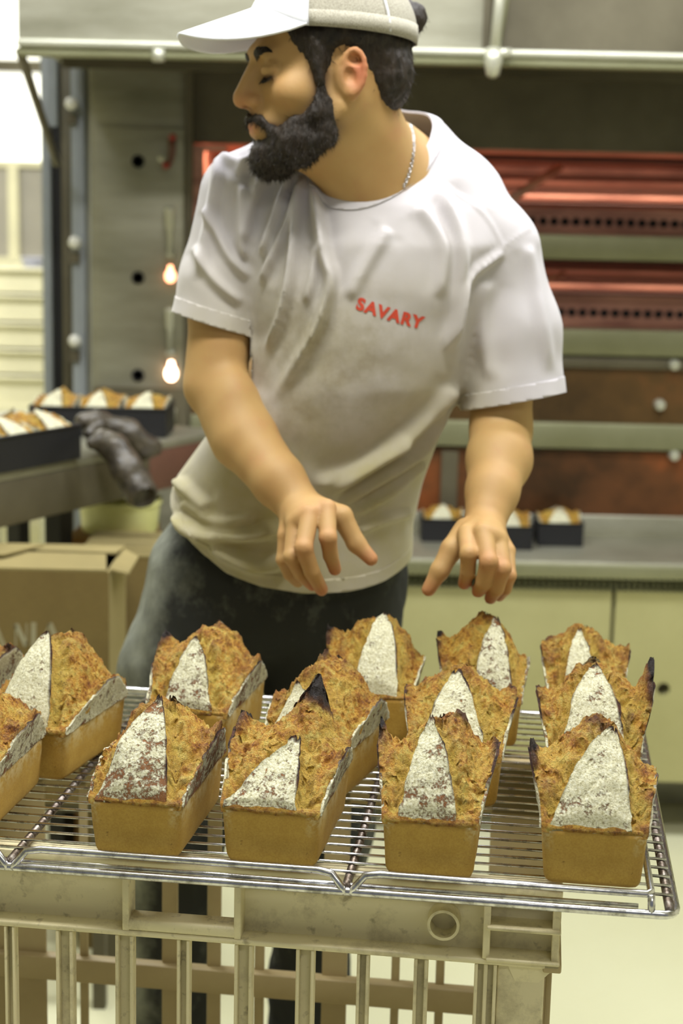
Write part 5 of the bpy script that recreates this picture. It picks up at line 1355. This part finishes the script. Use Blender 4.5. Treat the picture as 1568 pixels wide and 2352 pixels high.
def shirt_part(name, V_, T_, parent, lift=0.0):
    N_ = normals(V_, T_); qx, qy = project(V_)
    d_ = np.clip(sstep(380, 900, qy)*(0.65+0.25*fbm(V_, 5, 2))*sstep(1230, 1040, qx)+0.4*sstep(900, 1150, qy), 0, 1)  # painted yellow bounce and grime, stronger towards the hem
    s_ = np.clip(np.exp(-(((qx-830)/120)**2+((qy-790)/150)**2))+0.8*np.exp(-(((qx-660)/90)**2+((qy-800)/200)**2))+0.5*np.exp(-(((qx-760)/200)**2+((qy-960)/120)**2)), 0, 1)
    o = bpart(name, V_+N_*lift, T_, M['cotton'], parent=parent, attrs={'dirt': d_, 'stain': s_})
    sm = o.modifiers.new('thick', 'SOLIDIFY'); sm.thickness = 0.0016; sm.offset = -1.0
    return o
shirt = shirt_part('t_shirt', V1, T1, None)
# doubled cloth at collar, cuffs and hem
from mathutils.kdtree import KDTree
ed = np.sort(np.vstack([T1[:, [0, 1]], T1[:, [1, 2]], T1[:, [2, 0]]]), 1); ue_, ce_ = np.unique(ed, axis=0, return_counts=True); be_ = ue_[ce_ == 1]
bp_ = V1[be_]; mid_ = bp_.mean(1); near_ = (np.linalg.norm(mid_-nc2, axis=1) < 0.15) & (mid_[:, 2] > P(850, 560, 2.05)[2]); bp_ = bp_[near_]
kd = KDTree(len(bp_)*3); k_ = 0
for a_, c_ in bp_:
    for t_ in (0.0, 0.33, 0.66): kd.insert(a_+(c_-a_)*t_, k_); k_ += 1
kd.balance()
gcol = np.full(len(V1), 0.1); idn = np.where(np.linalg.norm(V1-nc2, axis=1) < 0.20)[0]
for i_ in idn: gcol[i_] = kd.find(V1[i_])[2]-0.019
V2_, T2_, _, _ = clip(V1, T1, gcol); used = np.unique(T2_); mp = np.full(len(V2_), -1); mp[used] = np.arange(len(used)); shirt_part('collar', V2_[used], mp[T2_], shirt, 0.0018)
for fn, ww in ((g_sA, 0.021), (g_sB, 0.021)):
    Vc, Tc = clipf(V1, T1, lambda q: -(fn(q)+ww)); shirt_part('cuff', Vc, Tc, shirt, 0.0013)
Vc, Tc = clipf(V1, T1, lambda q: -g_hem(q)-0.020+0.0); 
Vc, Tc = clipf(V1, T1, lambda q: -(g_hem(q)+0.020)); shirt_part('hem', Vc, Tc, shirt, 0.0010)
bvh_shirt = BVHTree.FromPolygons([tuple(v) for v in V1], T1.tolist())
# lettering printed on the chest
tc = bpy.data.curves.new('lettering', 'FONT'); tc.body = 'SAVARY'; tc.size = 1.0; tc.offset = 0.048; tc.space_character = 1.16
to = bpy.data.objects.new('lettering_source', tc); COL.objects.link(to); dg = bpy.context.evaluated_depsgraph_get(); dg.update()
me = bpy.data.meshes.new_from_object(to.evaluated_get(dg)); bpy.data.objects.remove(to)
bm = bmesh.new(); bm.from_mesh(me); bmesh.ops.triangulate(bm, faces=bm.faces)
for _ in range(2): bmesh.ops.subdivide_edges(bm, edges=[e for e in bm.edges if e.calc_length() > 0.12], cuts=1)
bmesh.ops.triangulate(bm, faces=bm.faces)
TV = np.array([v.co[:] for v in bm.verts]); TF = [[v.index for v in f.verts] for f in bm.faces]; bm.free()
tx0, tx1 = TV[:, 0].min(), TV[:, 0].max(); ty1 = TV[:, 1].max()
LV = []
for v in TV:
    s_ = (v[0]-tx0)/(tx1-tx0); hgt = v[1]/ty1
    X0 = 816+154*s_+8*hgt; Y0 = 708+47*s_-27*hgt+3*math.sin(s_*3.1)
    d = ray(X0, Y0); hit = bvh_shirt.ray_cast(Vector(CAM), Vector(d/np.linalg.norm(d)))
    LV.append(np.array(hit[0])-d/np.linalg.norm(d)*0.0008 if hit[0] else P(X0, Y0, 2.02))
bpart('lettering', np.array(LV), TF, M['ink'], parent=shirt, smooth=False)

# ---- neck chain
cp = catmull([(925, 262), (944, 290), (950, 330), (946, 372), (936, 408), (925, 432)], 8); mb = MB()
pts3 = []
for (x, y) in cp:
    d = ray(x, y); d = d/np.linalg.norm(d); hit = bvh_body.ray_cast(Vector(CAM), Vector(d))
    if hit[0] is not None: pts3.append(np.array(hit[0])-d*0.0015)
pts3 = [p for p in pts3 if p[1] > 2.0]
if len(pts3) > 3:
    L_ = np.cumsum([0]+[np.linalg.norm(pts3[i+1]-pts3[i]) for i in range(len(pts3)-1)]); n_ = int(L_[-1]/0.0036)
    for i in range(n_):
        c_ = np.array([np.interp(i*0.0036, L_, [p[a] for p in pts3]) for a in range(3)]); c2 = np.array([np.interp((i+1)*0.0036, L_, [p[a] for p in pts3]) for a in range(3)])
        t_ = (c2-c_); t_ /= np.linalg.norm(t_)+1e-9; s1 = np.cross(t_, [0, 1, 0]); s1 /= np.linalg.norm(s1)+1e-9
        s2 = np.cross(t_, s1); s1 = s1*(0.8)+s2*(0.6 if i % 2 else -0.6)
        ringp = [c_+t_*0.0026*math.cos(a)+s1*0.0018*math.sin(a) for a in np.linspace(0, 2*math.pi, 8, endpoint=False)]
        mb.tube(ringp, 0.0007, 5, closed=True)
    bpart('necklace', mb.V, mb.F, M['chrome'])

# ---- trousers and shoes
TF_ = Field((-0.40, 2.02, 0.03), (0.20, 2.52, 1.16), 0.007)
TF_.ell(P(655, 1255, 2.235), (0.158, 0.112, 0.13), None, 0.05)
TF_.ell(P(640, 1370, 2.24), (0.165, 0.112, 0.10), None, 0.05)
la = [P(492, 1330, 2.24), P(432, 1545, 2.225), P(400, 1900, 2.20), P(392, 2250, 2.26), P(392, 2690, 2.30)]
lb = [P(772, 1330, 2.25), P(768, 1545, 2.24), P(735, 1900, 2.22), P(708, 2250, 2.28), P(705, 2690, 2.32)]
TF_.chain(la, [0.100, 0.094, 0.074, 0.062, 0.058], 0.03); TF_.chain(lb, [0.100, 0.094, 0.074, 0.060, 0.058], 0.03)
V, Q = TF_.mesh(); V = smooth_mesh(V, Q, 3); N = normals(V, Q)
V = V+N*(fbm(V*np.array([1, 1, 0.6]), 14, 4)*0.006)[:, None]
qx, qy = project(V)
seam = np.interp(qy, [1200, 1560, 2700], [400, 350, 330])
dust_shade = sstep(30, -40, qx-seam)*1.3-0.6*np.exp(-(((qx-590)/90)**2+((qy-1530)/90)**2))-0.25
Vt, Tt = clipf(V, tri(Q), lambda q: 0.075-q[:, 2]+0*q[:, 0])
dust_shade = np.interp(project(Vt)[1], [0, 1], [0, 0])+sstep(30, -40, project(Vt)[0]-np.interp(project(Vt)[1], [1200, 1560, 2700], [400, 350, 330]))*1.3-0.7*np.exp(-(((project(Vt)[0]-590)/80)**2+((project(Vt)[1]-1530)/90)**2))-0.25  # flour on the outer thigh, with the shade between the legs darkened in
bpart('trousers', Vt, Tt, M['trouser'], attrs={'dust': dust_shade})
for k_, an in enumerate((la[-1], lb[-1])):
    f_ = Field((an[0]-0.08, an[1]-0.26, -0.01), (an[0]+0.08, an[1]+0.12, 0.16), 0.006)
    f_.cap((an[0], an[1]+0.03, 0.045), (an[0], an[1]-0.12, 0.032), 0.040, 0.038, 0.02); f_.cap((an[0], an[1]-0.05, 0.035), (an[0], an[1]-0.17, 0.028), 0.042, 0.034, 0.02)
    f_.cap((an[0], an[1]+0.01, 0.05), (an[0], an[1]+0.01, 0.12), 0.040, 0.042, 0.02)
    V, Q = f_.mesh(); V[:, 2] = np.maximum(V[:, 2], 0.001); bpart('shoe', V, Q, M['shoe'])

# ================================================================== oven gloves draped over the bench
def glove(label, pts, rr, fingers, open_end=None, lo=None, hi=None):
    q = [P(*p) for p in pts]; allp = np.array(q+[P(*f) for fs in fingers for f in fs])
    f_ = Field(allp.min(0)-0.06, allp.max(0)+0.06, 0.0035)
    f_.chain(q, rr, 0.012)
    for fs in fingers: f_.chain([P(*f) for f in fs], [0.016]*(len(fs)-1)+[0.013], 0.006)
    if open_end:
        a, b = P(*open_end[0]), P(*open_end[1]); f_.cap(a, b, open_end[2], open_end[3], 0.004, 'c')
    V, Q = f_.mesh(); N_ = normals(V, Q); V = V+N_*(fbm(V, 30, 4)*0.0035)[:, None]
    e = empty('oven_glove', tuple(V.mean(0))); tag(e, label, 'glove', 'oven gloves')
    o = obj('leather_shell', V, Q, M['glove'], e, True); o.matrix_parent_inverse = Matrix.Translation(-Vector(e.location))
    t = MB().tube(catmull([q[-1]+np.array([rr[-1]*0.98*math.cos(a), -0.004, rr[-1]*0.98*math.sin(a)]) for a in np.linspace(0, 2*math.pi, 9)[:-1]], 4, True), 0.0025, 6, closed=True)
    return e
glove('worn black leather oven glove lying over the bench edge, upper one', [(190, 966, 3.13), (228, 968, 3.14), (290, 992, 3.15), (335, 1030, 3.16)], [0.016, 0.020, 0.027, 0.031],
      [[(228, 976, 3.12), (205, 996, 3.10)]], ((345, 1062, 3.16), (350, 1090, 3.16), 0.022, 0.030))
glove('worn black leather oven glove hanging down from the bench, lower one', [(236, 1012, 3.06), (262, 1030, 3.045), (292, 1078, 3.03), (322, 1128, 3.02)], [0.022, 0.028, 0.031, 0.034],
      [[(240, 1020, 3.05), (212, 1020, 3.045)]], ((335, 1150, 3.00), (345, 1180, 2.98), 0.024, 0.034))
